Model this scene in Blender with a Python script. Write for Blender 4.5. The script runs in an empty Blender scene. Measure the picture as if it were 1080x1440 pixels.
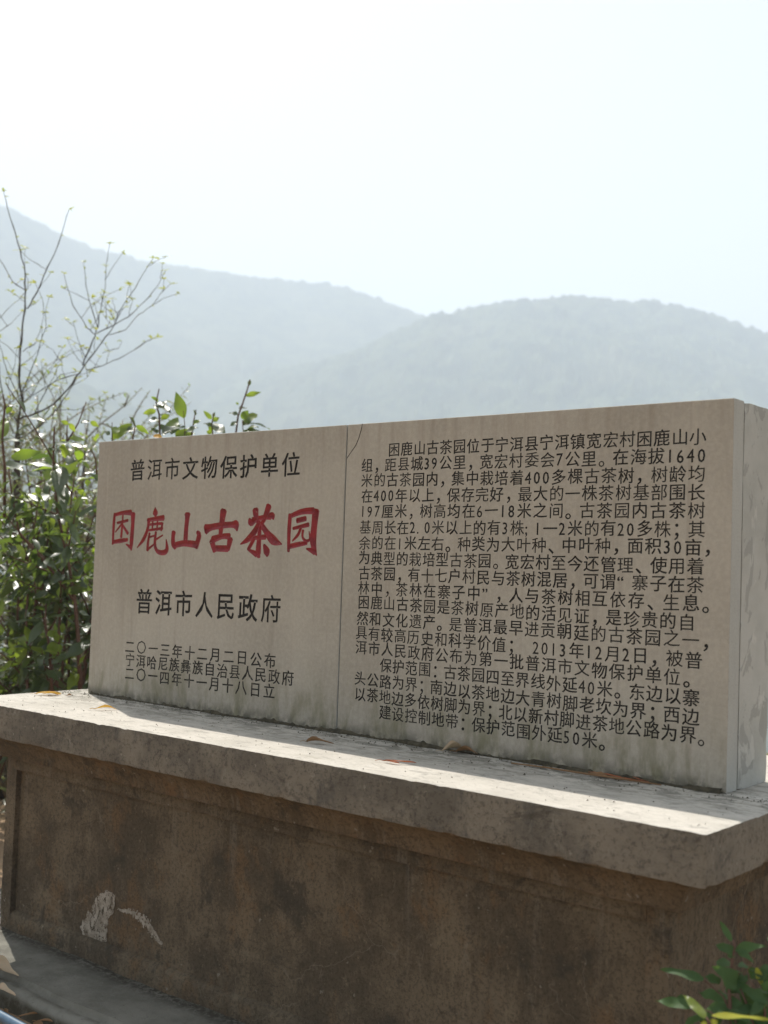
import bpy, bmesh, math, random
from mathutils import Vector, Matrix, noise
from mathutils.geometry import delaunay_2d_cdt

scene = bpy.context.scene
COL = scene.collection
R = math.radians

# ---------------------------------------------------------------- camera
CAM = Vector((1.258, -2.8557, 0.5375))
C_R = Vector((0.76451, 0.64371, 0.03411))
C_U = Vector((0.00418, -0.05786, 0.99832))
C_F = Vector((-0.6446, 0.76308, 0.04693))
F_PX = 1663.1
cd = bpy.data.cameras.new('camera')
cam = bpy.data.objects.new('camera', cd)
COL.objects.link(cam)
cam.matrix_world = Matrix(((C_R.x, C_U.x, -C_F.x, CAM.x), (C_R.y, C_U.y, -C_F.y, CAM.y), (C_R.z, C_U.z, -C_F.z, CAM.z), (0, 0, 0, 1)))
cd.sensor_fit = 'VERTICAL'
cd.sensor_height = 36.0
cd.lens = 36.0 * F_PX / 1440.0
cd.clip_start = 0.05
cd.clip_end = 20000
cd.dof.use_dof = True
cd.dof.focus_distance = 3.7
cd.dof.aperture_fstop = 3.2
scene.camera = cam

# ---------------------------------------------------------------- world, sun, exposure
SUN_EL, SUN_AZ = 54.5, 65.4           # azimuth measured from +Y towards -X
world = bpy.data.worlds.new('World')
scene.world = world
world.use_nodes = True
wn = world.node_tree.nodes
sky = wn.new('ShaderNodeTexSky')
sky.sky_type = 'NISHITA'
sky.sun_disc = False
sky.sun_elevation = R(SUN_EL)
sky.sun_rotation = R(-SUN_AZ)
sky.altitude = 1000
sky.air_density = 1.0
sky.dust_density = 5.0
sky.ozone_density = 1.0
pale = wn.new('ShaderNodeHueSaturation')      # a hazy sky: paler than clean air
pale.inputs['Saturation'].default_value = 0.12
world.node_tree.links.new(sky.outputs[0], pale.inputs['Color'])
world.node_tree.links.new(pale.outputs[0], wn['Background'].inputs[0])
wn['Background'].inputs[1].default_value = 0.075
sl = bpy.data.lights.new('sun', 'SUN')
sl.energy = 5.0
sl.angle = R(0.5)
sl.color = (1.0, 0.95, 0.87)
sun = bpy.data.objects.new('sun', sl)
COL.objects.link(sun)
sun.rotation_euler = Vector((0.648, -0.297, -1.0)).to_track_quat('-Z', 'Y').to_euler()
scene.view_settings.view_transform = 'Standard'
scene.view_settings.look = 'None'
scene.view_settings.exposure = 0.97
scene.view_settings.gamma = 1.0
scene.render.engine = 'CYCLES'
scene.cycles.use_denoising = True
scene.cycles.max_bounces = 10
scene.cycles.volume_bounces = 1
scene.cycles.caustics_reflective = False
scene.cycles.caustics_refractive = False

# ---------------------------------------------------------------- helpers
def at(px, py, dist):
    """A point of the place, given as a bearing of the photograph and its distance."""
    d = C_R * ((px - 540) / F_PX) - C_U * ((py - 720) / F_PX) + C_F
    return CAM + d.normalized() * dist

def wpos(o):
    p = Vector(o.location)
    while o.parent:
        o = o.parent
        p += Vector(o.location)
    return p

def obj(name, verts, faces, mat, parent=None, smooth=False, mats=None, fmat=None):
    me = bpy.data.meshes.new(name)
    off = wpos(parent) if parent else Vector((0, 0, 0))
    me.from_pydata([tuple(Vector(v) - off) for v in verts], [], faces)
    for m in (mats or [mat]):
        me.materials.append(m)
    if fmat:
        me.polygons.foreach_set('material_index', fmat)
    if smooth:
        me.polygons.foreach_set('use_smooth', [True] * len(me.polygons))
    me.update()
    o = bpy.data.objects.new(name, me)
    COL.objects.link(o)
    o.parent = parent
    return o

def obj_bm(name, bm, mat, parent=None, smooth=False, mats=None):
    me = bpy.data.meshes.new(name)
    if parent:
        bm.transform(Matrix.Translation(-wpos(parent)))
    bm.to_mesh(me)
    bm.free()
    for m in (mats or [mat]):
        me.materials.append(m)
    if smooth:
        me.polygons.foreach_set('use_smooth', [True] * len(me.polygons))
    o = bpy.data.objects.new(name, me)
    COL.objects.link(o)
    o.parent = parent
    return o

def thing(name, label, cat, loc, group=None):
    o = bpy.data.objects.new(name, None)
    COL.objects.link(o)
    o.location = loc
    o.empty_display_size = 0.1
    return tag(o, label, cat, group)

def tag(o, label, cat, group=None):
    o['label'] = label
    o['category'] = cat
    if group:
        o['group'] = group
    return o

def recenter(o):
    """Put a single-mesh thing's origin at the middle of its base."""
    vs = [v.co for v in o.data.vertices]
    c = Vector(((min(v.x for v in vs) + max(v.x for v in vs)) / 2, (min(v.y for v in vs) + max(v.y for v in vs)) / 2, min(v.z for v in vs)))
    o.data.transform(Matrix.Translation(-c))
    o.location = c
    return o

class MB:
    def __init__(self):
        self.v, self.f = [], []
    def add(self, vs, fs):
        n = len(self.v)
        self.v.extend(vs)
        self.f.extend(tuple(i + n for i in f) for f in fs)
    def box(self, x0, x1, y0, y1, z0, z1):
        self.add([(x0, y0, z0), (x1, y0, z0), (x1, y1, z0), (x0, y1, z0), (x0, y0, z1), (x1, y0, z1), (x1, y1, z1), (x0, y1, z1)],
                 [(0, 3, 2, 1), (4, 5, 6, 7), (0, 1, 5, 4), (1, 2, 6, 5), (2, 3, 7, 6), (3, 0, 4, 7)])
    def tube(self, pts, rads, n=6):
        pts = [Vector(p) for p in pts]
        rings = []
        for i, p in enumerate(pts):
            t = (pts[min(i + 1, len(pts) - 1)] - pts[max(i - 1, 0)])
            t = t.normalized() if t.length > 1e-9 else Vector((0, 0, 1))
            a = t.orthogonal().normalized() if i == 0 else (a_prev - t * a_prev.dot(t)).normalized()
            a_prev = a
            b = t.cross(a)
            rings.append([p + (a * math.cos(2 * math.pi * k / n) + b * math.sin(2 * math.pi * k / n)) * rads[i] for k in range(n)])
        vs = [q for r_ in rings for q in r_]
        fs = []
        for i in range(len(pts) - 1):
            for k in range(n):
                k2 = (k + 1) % n
                fs.append((i * n + k, i * n + k2, (i + 1) * n + k2, (i + 1) * n + k))
        fs.append(tuple(reversed(range(n))))
        fs.append(tuple((len(pts) - 1) * n + k for k in range(n)))
        self.add(vs, fs)
    def leaf(self, base, direc, up, length, width, fold=0.25, droop=0.3, curl=0.0, st=5, petiole=0.08, point=False):
        """One leaf blade: folded along its midrib, drooping towards the tip, wavy at the edge."""
        d = Vector(direc).normalized()
        s = d.cross(Vector(up))
        s = s.normalized() if s.length > 1e-4 else d.orthogonal().normalized()
        u = s.cross(d).normalized()
        vs, fs = [], []
        ph = base[0] * 91.7 + base[2] * 57.3
        for i in range(st + 1):
            t = i / st
            w = width * 0.5 * (max(0.0, math.sin(math.pi * (0.04 + 0.96 * t) ** 0.8)) ** 0.95 if not point else 1.75 * (t + 0.03) ** 0.55 * max(0.0, 1 - t) ** 0.95)
            if i == st:
                w = 0.0
            c = Vector(base) + d * (length * (petiole + t)) - u * (droop * length * t * t)
            wav = 0.10 * width * math.sin(ph + t * 9)
            vs += [c - s * w + u * (fold * w + wav + curl * w * 1.2), c, c + s * w + u * (fold * w - wav + curl * w * 1.2)]
        for i in range(st):
            a = i * 3
            fs += [(a, a + 1, a + 4, a + 3), (a + 1, a + 2, a + 5, a + 4)]
        self.add(vs, fs)
    def build(self, name, mat, parent=None, smooth=False):
        return obj(name, self.v, self.f, mat, parent, smooth)

# ---------------------------------------------------------------- materials
class NT:
    def __init__(self, name):
        self.m = bpy.data.materials.new(name)
        self.m.use_nodes = True
        self.t = self.m.node_tree
        self.n = self.t.nodes
        self.bsdf = self.n['Principled BSDF']
        self.out = self.n['Material Output']
        self.geo = self.n.new('ShaderNodeNewGeometry')
    def link(self, a, b):
        self.t.links.new(a, b)
    def vec(self, sc=(1, 1, 1)):
        m = self.n.new('ShaderNodeMapping')
        m.inputs['Scale'].default_value = sc
        self.link(self.geo.outputs['Position'], m.inputs['Vector'])
        return m.outputs[0]
    def noise(self, scale, sc=(1, 1, 1), detail=5, rough=0.6, dist=0.0):
        q = self.n.new('ShaderNodeTexNoise')
        q.inputs['Scale'].default_value = scale
        q.inputs['Detail'].default_value = detail
        q.inputs['Roughness'].default_value = rough
        q.inputs['Distortion'].default_value = dist
        self.link(self.vec(sc), q.inputs['Vector'])
        return q.outputs[0]
    def ramp(self, val, lo, hi, a=0.0, b=1.0):
        q = self.n.new('ShaderNodeMapRange')
        q.interpolation_type = 'SMOOTHSTEP'
        for i, x in zip((1, 2, 3, 4), (lo, hi, a, b)):
            q.inputs[i].default_value = x
        self.link(val, q.inputs[0])
        return q.outputs[0]
    def math(self, op, a, b):
        q = self.n.new('ShaderNodeMath')
        q.operation = op
        for i, x in enumerate((a, b)):
            if isinstance(x, (int, float)):
                q.inputs[i].default_value = x
            else:
                self.link(x, q.inputs[i])
        return q.outputs[0]
    def mix(self, fac, a, b):
        q = self.n.new('ShaderNodeMix')
        q.data_type = 'RGBA'
        for i, x in ((0, fac), (6, a), (7, b)):
            if isinstance(x, (int, float)):
                q.inputs[i].default_value = x
            elif isinstance(x, tuple):
                q.inputs[i].default_value = (*x, 1)
            else:
                self.link(x, q.inputs[i])
        return q.outputs[2]
    def cracks(self, scale, width, cover):
        """Thin crazing lines that come and go over the surface."""
        w = self.n.new('ShaderNodeTexNoise')
        w.inputs['Scale'].default_value = scale * 2.2
        w.inputs['Detail'].default_value = 4
        self.link(self.geo.outputs['Position'], w.inputs['Vector'])
        m = self.n.new('ShaderNodeMix')
        m.data_type = 'VECTOR'
        m.inputs[0].default_value = 0.12
        self.link(self.geo.outputs['Position'], m.inputs[4])
        self.link(w.outputs['Color'], m.inputs[5])
        v = self.n.new('ShaderNodeTexVoronoi')
        v.feature = 'DISTANCE_TO_EDGE'
        v.inputs['Scale'].default_value = scale
        self.link(m.outputs[1], v.inputs['Vector'])
        line = self.ramp(v.outputs['Distance'], width, 0.0)
        return self.math('MULTIPLY', line, self.ramp(self.noise(2.3, detail=3), cover, cover + 0.08))
    def axis(self, k):
        q = self.n.new('ShaderNodeSeparateXYZ')
        self.link(self.geo.outputs['Position'], q.inputs[0])
        return q.outputs[k]
    def bump(self, h, strength, dist=0.01, prev=None):
        q = self.n.new('ShaderNodeBump')
        q.inputs['Strength'].default_value = strength
        q.inputs['Distance'].default_value = dist
        self.link(h, q.inputs['Height'])
        if prev:
            self.link(prev, q.inputs['Normal'])
        return q.outputs[0]
    def finish(self, col, rough, nrm=None, spec=0.3):
        b = self.bsdf
        if isinstance(col, tuple):
            b.inputs['Base Color'].default_value = (*col, 1)
        else:
            self.link(col, b.inputs['Base Color'])
        if isinstance(rough, (int, float)):
            b.inputs['Roughness'].default_value = rough
        else:
            self.link(rough, b.inputs['Roughness'])
        b.inputs['Specular IOR Level'].default_value = spec
        if nrm:
            self.link(nrm, b.inputs['Normal'])
        return self.m

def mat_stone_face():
    t = NT('slab_face_stone')  # same stone as the sides; dust tone and warm ground bounce put into the colour
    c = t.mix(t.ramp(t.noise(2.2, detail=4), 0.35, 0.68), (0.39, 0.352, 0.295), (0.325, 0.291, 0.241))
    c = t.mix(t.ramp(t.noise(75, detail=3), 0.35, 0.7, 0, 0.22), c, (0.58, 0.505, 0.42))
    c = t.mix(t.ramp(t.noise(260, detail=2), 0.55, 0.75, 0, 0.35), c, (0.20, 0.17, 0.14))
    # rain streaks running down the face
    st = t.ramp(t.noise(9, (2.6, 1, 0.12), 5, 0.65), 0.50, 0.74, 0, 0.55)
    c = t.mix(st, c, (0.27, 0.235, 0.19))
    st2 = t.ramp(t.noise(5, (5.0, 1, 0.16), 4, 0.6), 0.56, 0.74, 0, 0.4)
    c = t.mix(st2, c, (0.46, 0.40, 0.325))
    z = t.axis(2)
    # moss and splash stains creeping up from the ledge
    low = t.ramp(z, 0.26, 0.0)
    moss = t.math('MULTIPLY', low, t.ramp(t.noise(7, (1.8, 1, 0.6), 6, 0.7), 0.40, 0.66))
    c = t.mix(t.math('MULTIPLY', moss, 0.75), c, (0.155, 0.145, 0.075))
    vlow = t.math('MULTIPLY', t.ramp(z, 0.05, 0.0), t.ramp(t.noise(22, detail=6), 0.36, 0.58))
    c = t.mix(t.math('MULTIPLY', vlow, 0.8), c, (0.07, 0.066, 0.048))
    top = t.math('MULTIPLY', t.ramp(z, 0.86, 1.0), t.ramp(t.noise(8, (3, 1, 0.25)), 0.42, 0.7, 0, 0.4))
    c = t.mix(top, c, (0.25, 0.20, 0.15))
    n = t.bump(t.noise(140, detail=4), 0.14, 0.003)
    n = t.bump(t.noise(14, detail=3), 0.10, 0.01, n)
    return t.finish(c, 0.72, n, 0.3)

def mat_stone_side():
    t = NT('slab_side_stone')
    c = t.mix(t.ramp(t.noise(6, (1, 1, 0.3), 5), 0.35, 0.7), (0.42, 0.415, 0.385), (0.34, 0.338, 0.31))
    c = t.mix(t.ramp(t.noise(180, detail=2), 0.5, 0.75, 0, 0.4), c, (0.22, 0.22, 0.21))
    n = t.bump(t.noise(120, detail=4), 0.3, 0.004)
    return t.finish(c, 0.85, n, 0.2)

def mat_core():
    t = NT('core_render')
    c = t.mix(t.ramp(t.noise(5, detail=5), 0.35, 0.7), (0.44, 0.435, 0.405), (0.36, 0.358, 0.33))
    # smeared patches of darker repair mortar
    pa = t.ramp(t.noise(13, (1, 1, 0.7), 4, 0.6, 0.8), 0.545, 0.575)
    c = t.mix(t.math('MULTIPLY', pa, 0.6), c, (0.27, 0.27, 0.25))
    pb = t.ramp(t.noise(11, (1, 1, 0.7), 5, 0.6, 0.4), 0.60, 0.64)
    c = t.mix(t.math('MULTIPLY', pb, 0.6), c, (0.52, 0.51, 0.475))
    n = t.bump(t.noise(60, detail=5), 0.35, 0.006)
    n = t.bump(pa, 0.3, 0.003, n)
    return t.finish(c, 0.9, n, 0.2)

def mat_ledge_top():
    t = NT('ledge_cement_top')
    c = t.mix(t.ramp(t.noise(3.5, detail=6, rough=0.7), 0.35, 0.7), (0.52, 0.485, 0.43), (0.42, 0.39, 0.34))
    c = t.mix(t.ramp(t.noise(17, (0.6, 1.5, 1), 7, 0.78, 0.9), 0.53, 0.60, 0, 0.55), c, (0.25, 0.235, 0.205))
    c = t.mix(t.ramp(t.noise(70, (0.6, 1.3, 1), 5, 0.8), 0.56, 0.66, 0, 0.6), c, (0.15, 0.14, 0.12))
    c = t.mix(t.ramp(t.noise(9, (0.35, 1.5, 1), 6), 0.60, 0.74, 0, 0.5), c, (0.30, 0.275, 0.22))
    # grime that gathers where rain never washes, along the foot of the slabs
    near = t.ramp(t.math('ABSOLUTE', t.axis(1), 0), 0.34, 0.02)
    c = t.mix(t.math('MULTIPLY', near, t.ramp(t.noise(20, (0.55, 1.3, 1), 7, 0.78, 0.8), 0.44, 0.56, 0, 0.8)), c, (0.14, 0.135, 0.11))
    n = t.bump(t.noise(60, detail=6, rough=0.78), 0.6, 0.006)
    n = t.bump(t.noise(17, (0.6, 1.5, 1), 5), 0.3, 0.01, n)
    return t.finish(c, 0.88, n, 0.2)

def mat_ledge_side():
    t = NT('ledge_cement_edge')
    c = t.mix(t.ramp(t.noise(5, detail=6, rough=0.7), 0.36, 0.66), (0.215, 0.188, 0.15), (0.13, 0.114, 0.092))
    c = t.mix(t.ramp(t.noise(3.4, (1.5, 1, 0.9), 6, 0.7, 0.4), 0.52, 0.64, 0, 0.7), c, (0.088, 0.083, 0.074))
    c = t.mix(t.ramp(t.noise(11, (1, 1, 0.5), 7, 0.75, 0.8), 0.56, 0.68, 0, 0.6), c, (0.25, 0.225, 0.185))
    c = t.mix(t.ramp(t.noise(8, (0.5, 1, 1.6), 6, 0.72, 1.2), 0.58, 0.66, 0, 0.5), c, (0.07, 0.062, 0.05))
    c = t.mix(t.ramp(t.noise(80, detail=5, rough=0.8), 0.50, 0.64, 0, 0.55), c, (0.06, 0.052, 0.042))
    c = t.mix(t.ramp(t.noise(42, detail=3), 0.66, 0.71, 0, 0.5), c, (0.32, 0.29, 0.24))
    ck = t.cracks(9.0, 0.016, 0.46)
    c = t.mix(t.math('MULTIPLY', ck, 0.6), c, (0.05, 0.045, 0.036))
    n = t.bump(t.noise(80, detail=6, rough=0.78), 0.8, 0.006)
    n = t.bump(t.noise(14, detail=5), 0.4, 0.015, n)
    return t.finish(c, 0.9, n, 0.2)

def mat_wall(name, a, b, rust):
    t = NT(name)
    c = t.mix(t.ramp(t.noise(2.6, detail=7, rough=0.68), 0.42, 0.57), a, b)
    c = t.mix(t.ramp(t.noise(4.5, (1.2, 1, 0.8), 6, 0.72), 0.53, 0.66, 0, 0.75), c, rust)
    # paler mineral bloom and dark damp patches
    c = t.mix(t.ramp(t.noise(3.7, (1.5, 1, 0.75), 7, 0.72, 0.6), 0.53, 0.70, 0, 0.75), c, (0.215, 0.17, 0.115))
    c = t.mix(t.ramp(t.noise(6.3, (1.0, 1, 0.9), 7, 0.75, 0.3), 0.54, 0.64, 0, 0.75), c, (0.058, 0.051, 0.041))
    c = t.mix(t.ramp(t.noise(11, (1.6, 1, 0.5), 7, 0.75, 1.0), 0.60, 0.70, 0, 0.55), c, (0.215, 0.182, 0.135))
    z = t.axis(2)
    drip = t.math('MULTIPLY', t.ramp(z, -0.62, -0.22), t.ramp(t.noise(7, (2.6, 2.6, 0.10), 6, 0.7, 0.3), 0.53, 0.66))
    c = t.mix(t.math('MULTIPLY', drip, 0.3), c, (0.27, 0.235, 0.185))
    drip2 = t.math('MULTIPLY', t.ramp(z, -0.70, -0.30), t.ramp(t.noise(5, (3.4, 3.4, 0.12), 6, 0.7, 0.3), 0.56, 0.66))
    c = t.mix(t.math('MULTIPLY', drip2, 0.3), c, (0.052, 0.046, 0.038))
    foot = t.math('MULTIPLY', t.ramp(z, -0.74, -0.85), t.ramp(t.noise(9, (1, 1, 1.4), 6, 0.7), 0.40, 0.60))
    c = t.mix(t.math('MULTIPLY', foot, 0.6), c, (0.085, 0.070, 0.05))
    # the grain of the coarse render
    c = t.mix(t.ramp(t.noise(85, detail=5, rough=0.8), 0.46, 0.62, 0, 0.55), c, (0.045, 0.038, 0.028))
    c = t.mix(t.ramp(t.noise(60, detail=5, rough=0.8), 0.58, 0.68, 0, 0.6), c, (0.235, 0.185, 0.12))
    c = t.mix(t.ramp(t.noise(34, detail=2), 0.70, 0.74, 0, 0.6), c, (0.27, 0.24, 0.19))
    ck = t.cracks(4.2, 0.010, 0.50)
    c = t.mix(t.math('MULTIPLY', ck, 0.4), c, (0.24, 0.205, 0.155))
    ck2 = t.cracks(2.7, 0.005, 0.54)
    c = t.mix(t.math('MULTIPLY', ck2, 0.5), c, (0.03, 0.025, 0.02))
    n = t.bump(t.noise(85, detail=6, rough=0.8), 0.9, 0.006)
    n = t.bump(t.noise(14, detail=5), 0.5, 0.02, n)
    return t.finish(c, 0.92, n, 0.15)

def mat_step():
    t = NT('step_cement')
    c = t.mix(t.ramp(t.noise(4, detail=6, rough=0.7), 0.35, 0.68), (0.21, 0.20, 0.17), (0.125, 0.12, 0.10))
    c = t.mix(t.ramp(t.noise(17, detail=5, rough=0.7), 0.55, 0.72, 0, 0.5), c, (0.24, 0.23, 0.20))
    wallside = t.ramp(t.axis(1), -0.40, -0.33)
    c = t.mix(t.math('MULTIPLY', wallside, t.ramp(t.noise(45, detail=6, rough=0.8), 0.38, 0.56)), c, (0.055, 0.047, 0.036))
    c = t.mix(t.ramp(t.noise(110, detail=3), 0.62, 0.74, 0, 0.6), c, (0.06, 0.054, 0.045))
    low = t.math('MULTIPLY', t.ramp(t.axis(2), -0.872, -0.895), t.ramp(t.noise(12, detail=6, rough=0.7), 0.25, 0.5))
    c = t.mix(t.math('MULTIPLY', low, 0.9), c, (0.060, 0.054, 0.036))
    c = t.mix(t.math('MULTIPLY', t.ramp(t.noise(6, (0.4, 1, 1), 6), 0.55, 0.7), 0.4), c, (0.11, 0.098, 0.075))
    n = t.bump(t.noise(70, detail=6, rough=0.75), 0.6, 0.006)
    return t.finish(c, 0.9, n, 0.2)

def mat_paint(name, dark, stone, lo, hi):
    t = NT(name)
    k = t.ramp(t.math('ADD', t.noise(60, detail=5, rough=0.7), t.ramp(t.noise(14, detail=1), 0.56, 0.75, 0, 0.22)), lo, hi)
    c = t.mix(t.math('MULTIPLY', k, 0.85), dark, stone)
    return t.finish(c, 0.7, t.bump(t.noise(300, detail=2), 0.2, 0.002), 0.3)

def mat_red():
    t = NT('red_carving_paint')
    c = t.mix(t.ramp(t.noise(30, detail=5), 0.35, 0.7), (0.285, 0.024, 0.029), (0.175, 0.016, 0.020))
    c = t.mix(t.ramp(t.noise(90, detail=3), 0.66, 0.74, 0, 0.6), c, (0.36, 0.25, 0.2))
    return t.finish(c, 0.6, t.bump(t.noise(150, detail=3), 0.3, 0.003), 0.35)

def mat_plain(name, a, b, scale=20, rough=0.85, bump=0.4, dist=0.005, spec=0.2):
    t = NT(name)
    c = t.mix(t.ramp(t.noise(scale, detail=5, rough=0.7), 0.35, 0.68), a, b)
    return t.finish(c, rough, t.bump(t.noise(scale * 5, detail=4), bump, dist), spec)

def mat_leaf(name, a, b, trans, tcol, rough=0.28, spec=0.5):
    """Leaf blade: two-sided, glossy on top, lets light through; every leaf a little different."""
    t = NT(name)
    rnd = t.geo.outputs['Random Per Island']
    c = t.mix(rnd, a, b)
    c = t.mix(t.ramp(t.noise(40, detail=3), 0.45, 0.75, 0, 0.3), c, (b[0] * 1.5, b[1] * 1.25, b[2] * 1.2))
    t.finish(c, rough, t.bump(t.noise(120, detail=2), 0.15, 0.003), spec)
    tr = t.n.new('ShaderNodeBsdfTranslucent')
    tc = t.mix(rnd, tcol, (tcol[0] * 0.6, tcol[1] * 0.75, tcol[2] * 0.7))
    t.link(tc, tr.inputs[0])
    mx = t.n.new('ShaderNodeMixShader')
    mx.inputs[0].default_value = trans
    t.link(t.bsdf.outputs[0], mx.inputs[1])
    t.link(tr.outputs[0], mx.inputs[2])
    t.link(mx.outputs[0], t.out.inputs[0])
    return t.m

def mat_forest():
    t = NT('forested_slope')
    c = t.mix(t.ramp(t.noise(0.05, detail=6, rough=0.75), 0.42, 0.58), (0.022, 0.042, 0.022), (0.085, 0.105, 0.05))
    c = t.mix(t.ramp(t.noise(0.012, detail=4), 0.52, 0.7, 0, 0.6), c, (0.12, 0.125, 0.07))
    return t.finish(c, 0.95, None, 0.05)

def mat_soil():
    t = NT('dry_soil')
    c = t.mix(t.ramp(t.noise(0.9, detail=6, rough=0.7), 0.36, 0.66), (0.36, 0.25, 0.16), (0.27, 0.19, 0.12))
    c = t.mix(t.ramp(t.noise(25, detail=5, rough=0.75), 0.52, 0.7, 0, 0.6), c, (0.14, 0.10, 0.065))
    far = t.n.new('ShaderNodeVectorMath')
    far.operation = 'LENGTH'
    t.link(t.geo.outputs['Position'], far.inputs[0])
    g = t.ramp(far.outputs['Value'], 6, 16)
    c = t.mix(t.math('MULTIPLY', g, t.ramp(t.noise(0.5, detail=5), 0.3, 0.6)), c, (0.09, 0.11, 0.045))
    return t.finish(c, 0.95, t.bump(t.noise(30, detail=6, rough=0.75), 0.6, 0.02), 0.1)

M = dict(
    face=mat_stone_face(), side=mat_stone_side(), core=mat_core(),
    top=mat_ledge_top(), edge=mat_ledge_side(),
    wall=mat_wall('pedestal_stained_render', (0.172, 0.135, 0.092), (0.100, 0.079, 0.055), (0.175, 0.112, 0.062)),
    mould=mat_wall('moulding_stained_render', (0.165, 0.120, 0.076), (0.105, 0.078, 0.050), (0.185, 0.105, 0.052)),
    step=mat_step(),
    black=mat_paint('black_letter_paint', (0.017, 0.015, 0.013), (0.22, 0.19, 0.155), 0.64, 0.98),
    red=mat_red(),
    groove=mat_plain('dirt_in_joint', (0.045, 0.036, 0.028), (0.075, 0.06, 0.045), 40),
    dirt=mat_plain('damp_dirt', (0.045, 0.04, 0.028), (0.10, 0.085, 0.055), 45, 0.95, 0.7),
    lime=mat_plain('lime_smear', (0.37, 0.33, 0.275), (0.21, 0.18, 0.14), 38, 0.9, 0.6),
    soil=mat_soil(), forest=mat_forest(),
    tea=mat_leaf('tea_leaf', (0.028, 0.046, 0.028), (0.062, 0.086, 0.038), 0.32, (0.25, 0.33, 0.05), 0.38, 0.65),
    young=mat_leaf('young_leaf', (0.10, 0.16, 0.03), (0.15, 0.20, 0.035), 0.5, (0.42, 0.52, 0.05), 0.35, 0.45),
    far_leaf=mat_leaf('olive_leaf', (0.085, 0.095, 0.055), (0.16, 0.16, 0.095), 0.36, (0.34, 0.35, 0.13), 0.40, 0.55),
    weed=mat_leaf('weed_leaf', (0.038, 0.080, 0.028), (0.062, 0.115, 0.036), 0.3, (0.18, 0.30, 0.06), 0.6, 0.25),
    lime_leaf=mat_leaf('yellow_green_leaf', (0.30, 0.34, 0.035), (0.38, 0.36, 0.04), 0.4, (0.55, 0.55, 0.05), 0.45, 0.35),
    bark=mat_plain('grey_bark', (0.055, 0.043, 0.034), (0.09, 0.072, 0.056), 30, 0.9),
    red_bark=mat_plain('reddish_bark', (0.10, 0.055, 0.04), (0.15, 0.09, 0.065), 30, 0.85),
    twig=mat_plain('pale_twig', (0.20, 0.165, 0.12), (0.28, 0.235, 0.17), 30, 0.9),
    dry=mat_leaf('dry_brown_leaf', (0.20, 0.115, 0.06), (0.28, 0.17, 0.09), 0.15, (0.4, 0.2, 0.08), 0.7, 0.2),
    russet=mat_leaf('russet_leaf', (0.30, 0.085, 0.035), (0.36, 0.12, 0.05), 0.15, (0.5, 0.15, 0.04), 0.6, 0.25),
    amber=mat_leaf('amber_leaf', (0.52, 0.26, 0.06), (0.62, 0.36, 0.08), 0.3, (0.7, 0.4, 0.06), 0.6, 0.25),
    straw=mat_leaf('bleached_leaf', (0.42, 0.32, 0.22), (0.50, 0.40, 0.28), 0.15, (0.5, 0.35, 0.2), 0.75, 0.2),
    pipe=mat_plain('blue_plastic', (0.05, 0.10, 0.16), (0.07, 0.13, 0.20), 25, 0.4, 0.1, 0.002, 0.5),
)

# ---------------------------------------------------------------- ground, hills
GZ = -0.93

def ground_z(x, y):
    s = -0.65 * (x + 2.5) + 0.76 * (y - 0.5)
    z = GZ
    if s > 1.4:
        z -= (s - 1.4) * 0.10
    if s > 14:
        z -= (s - 14) * 0.45
    return max(z, -70.0) + 0.03 * noise.noise((x * 0.6, y * 0.6, 3.1)) * (1 if abs(y + 0.3) > 1.0 else 0.4)

def build_ground():
    xs = sorted(set([-9000, -5000, -3000, -2000, -1200, -700, -400, -250, -160, -110, -80, -60, -48, -40] + [i * 0.5 for i in range(-64, 33)] + [20, 30, 45, 80, 200, 600, 2000, 5000, 9000]))
    ys = sorted(set([-9000, -5000, -2000, -600, -200, -80, -45, -30, -20] + [i * 0.5 for i in range(-24, 80)] + [48, 60, 80, 110, 160, 250, 400, 700, 1200, 2000, 3000, 5000, 9000]))
    vs = [(x, y, ground_z(x, y)) for y in ys for x in xs]
    n = len(xs)
    fs = [(j * n + i, j * n + i + 1, (j + 1) * n + i + 1, (j + 1) * n + i) for j in range(len(ys) - 1) for i in range(n - 1)]
    o = obj('ground', vs, fs, M['soil'], None, True)
    o['kind'] = 'structure'
build_ground()

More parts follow.
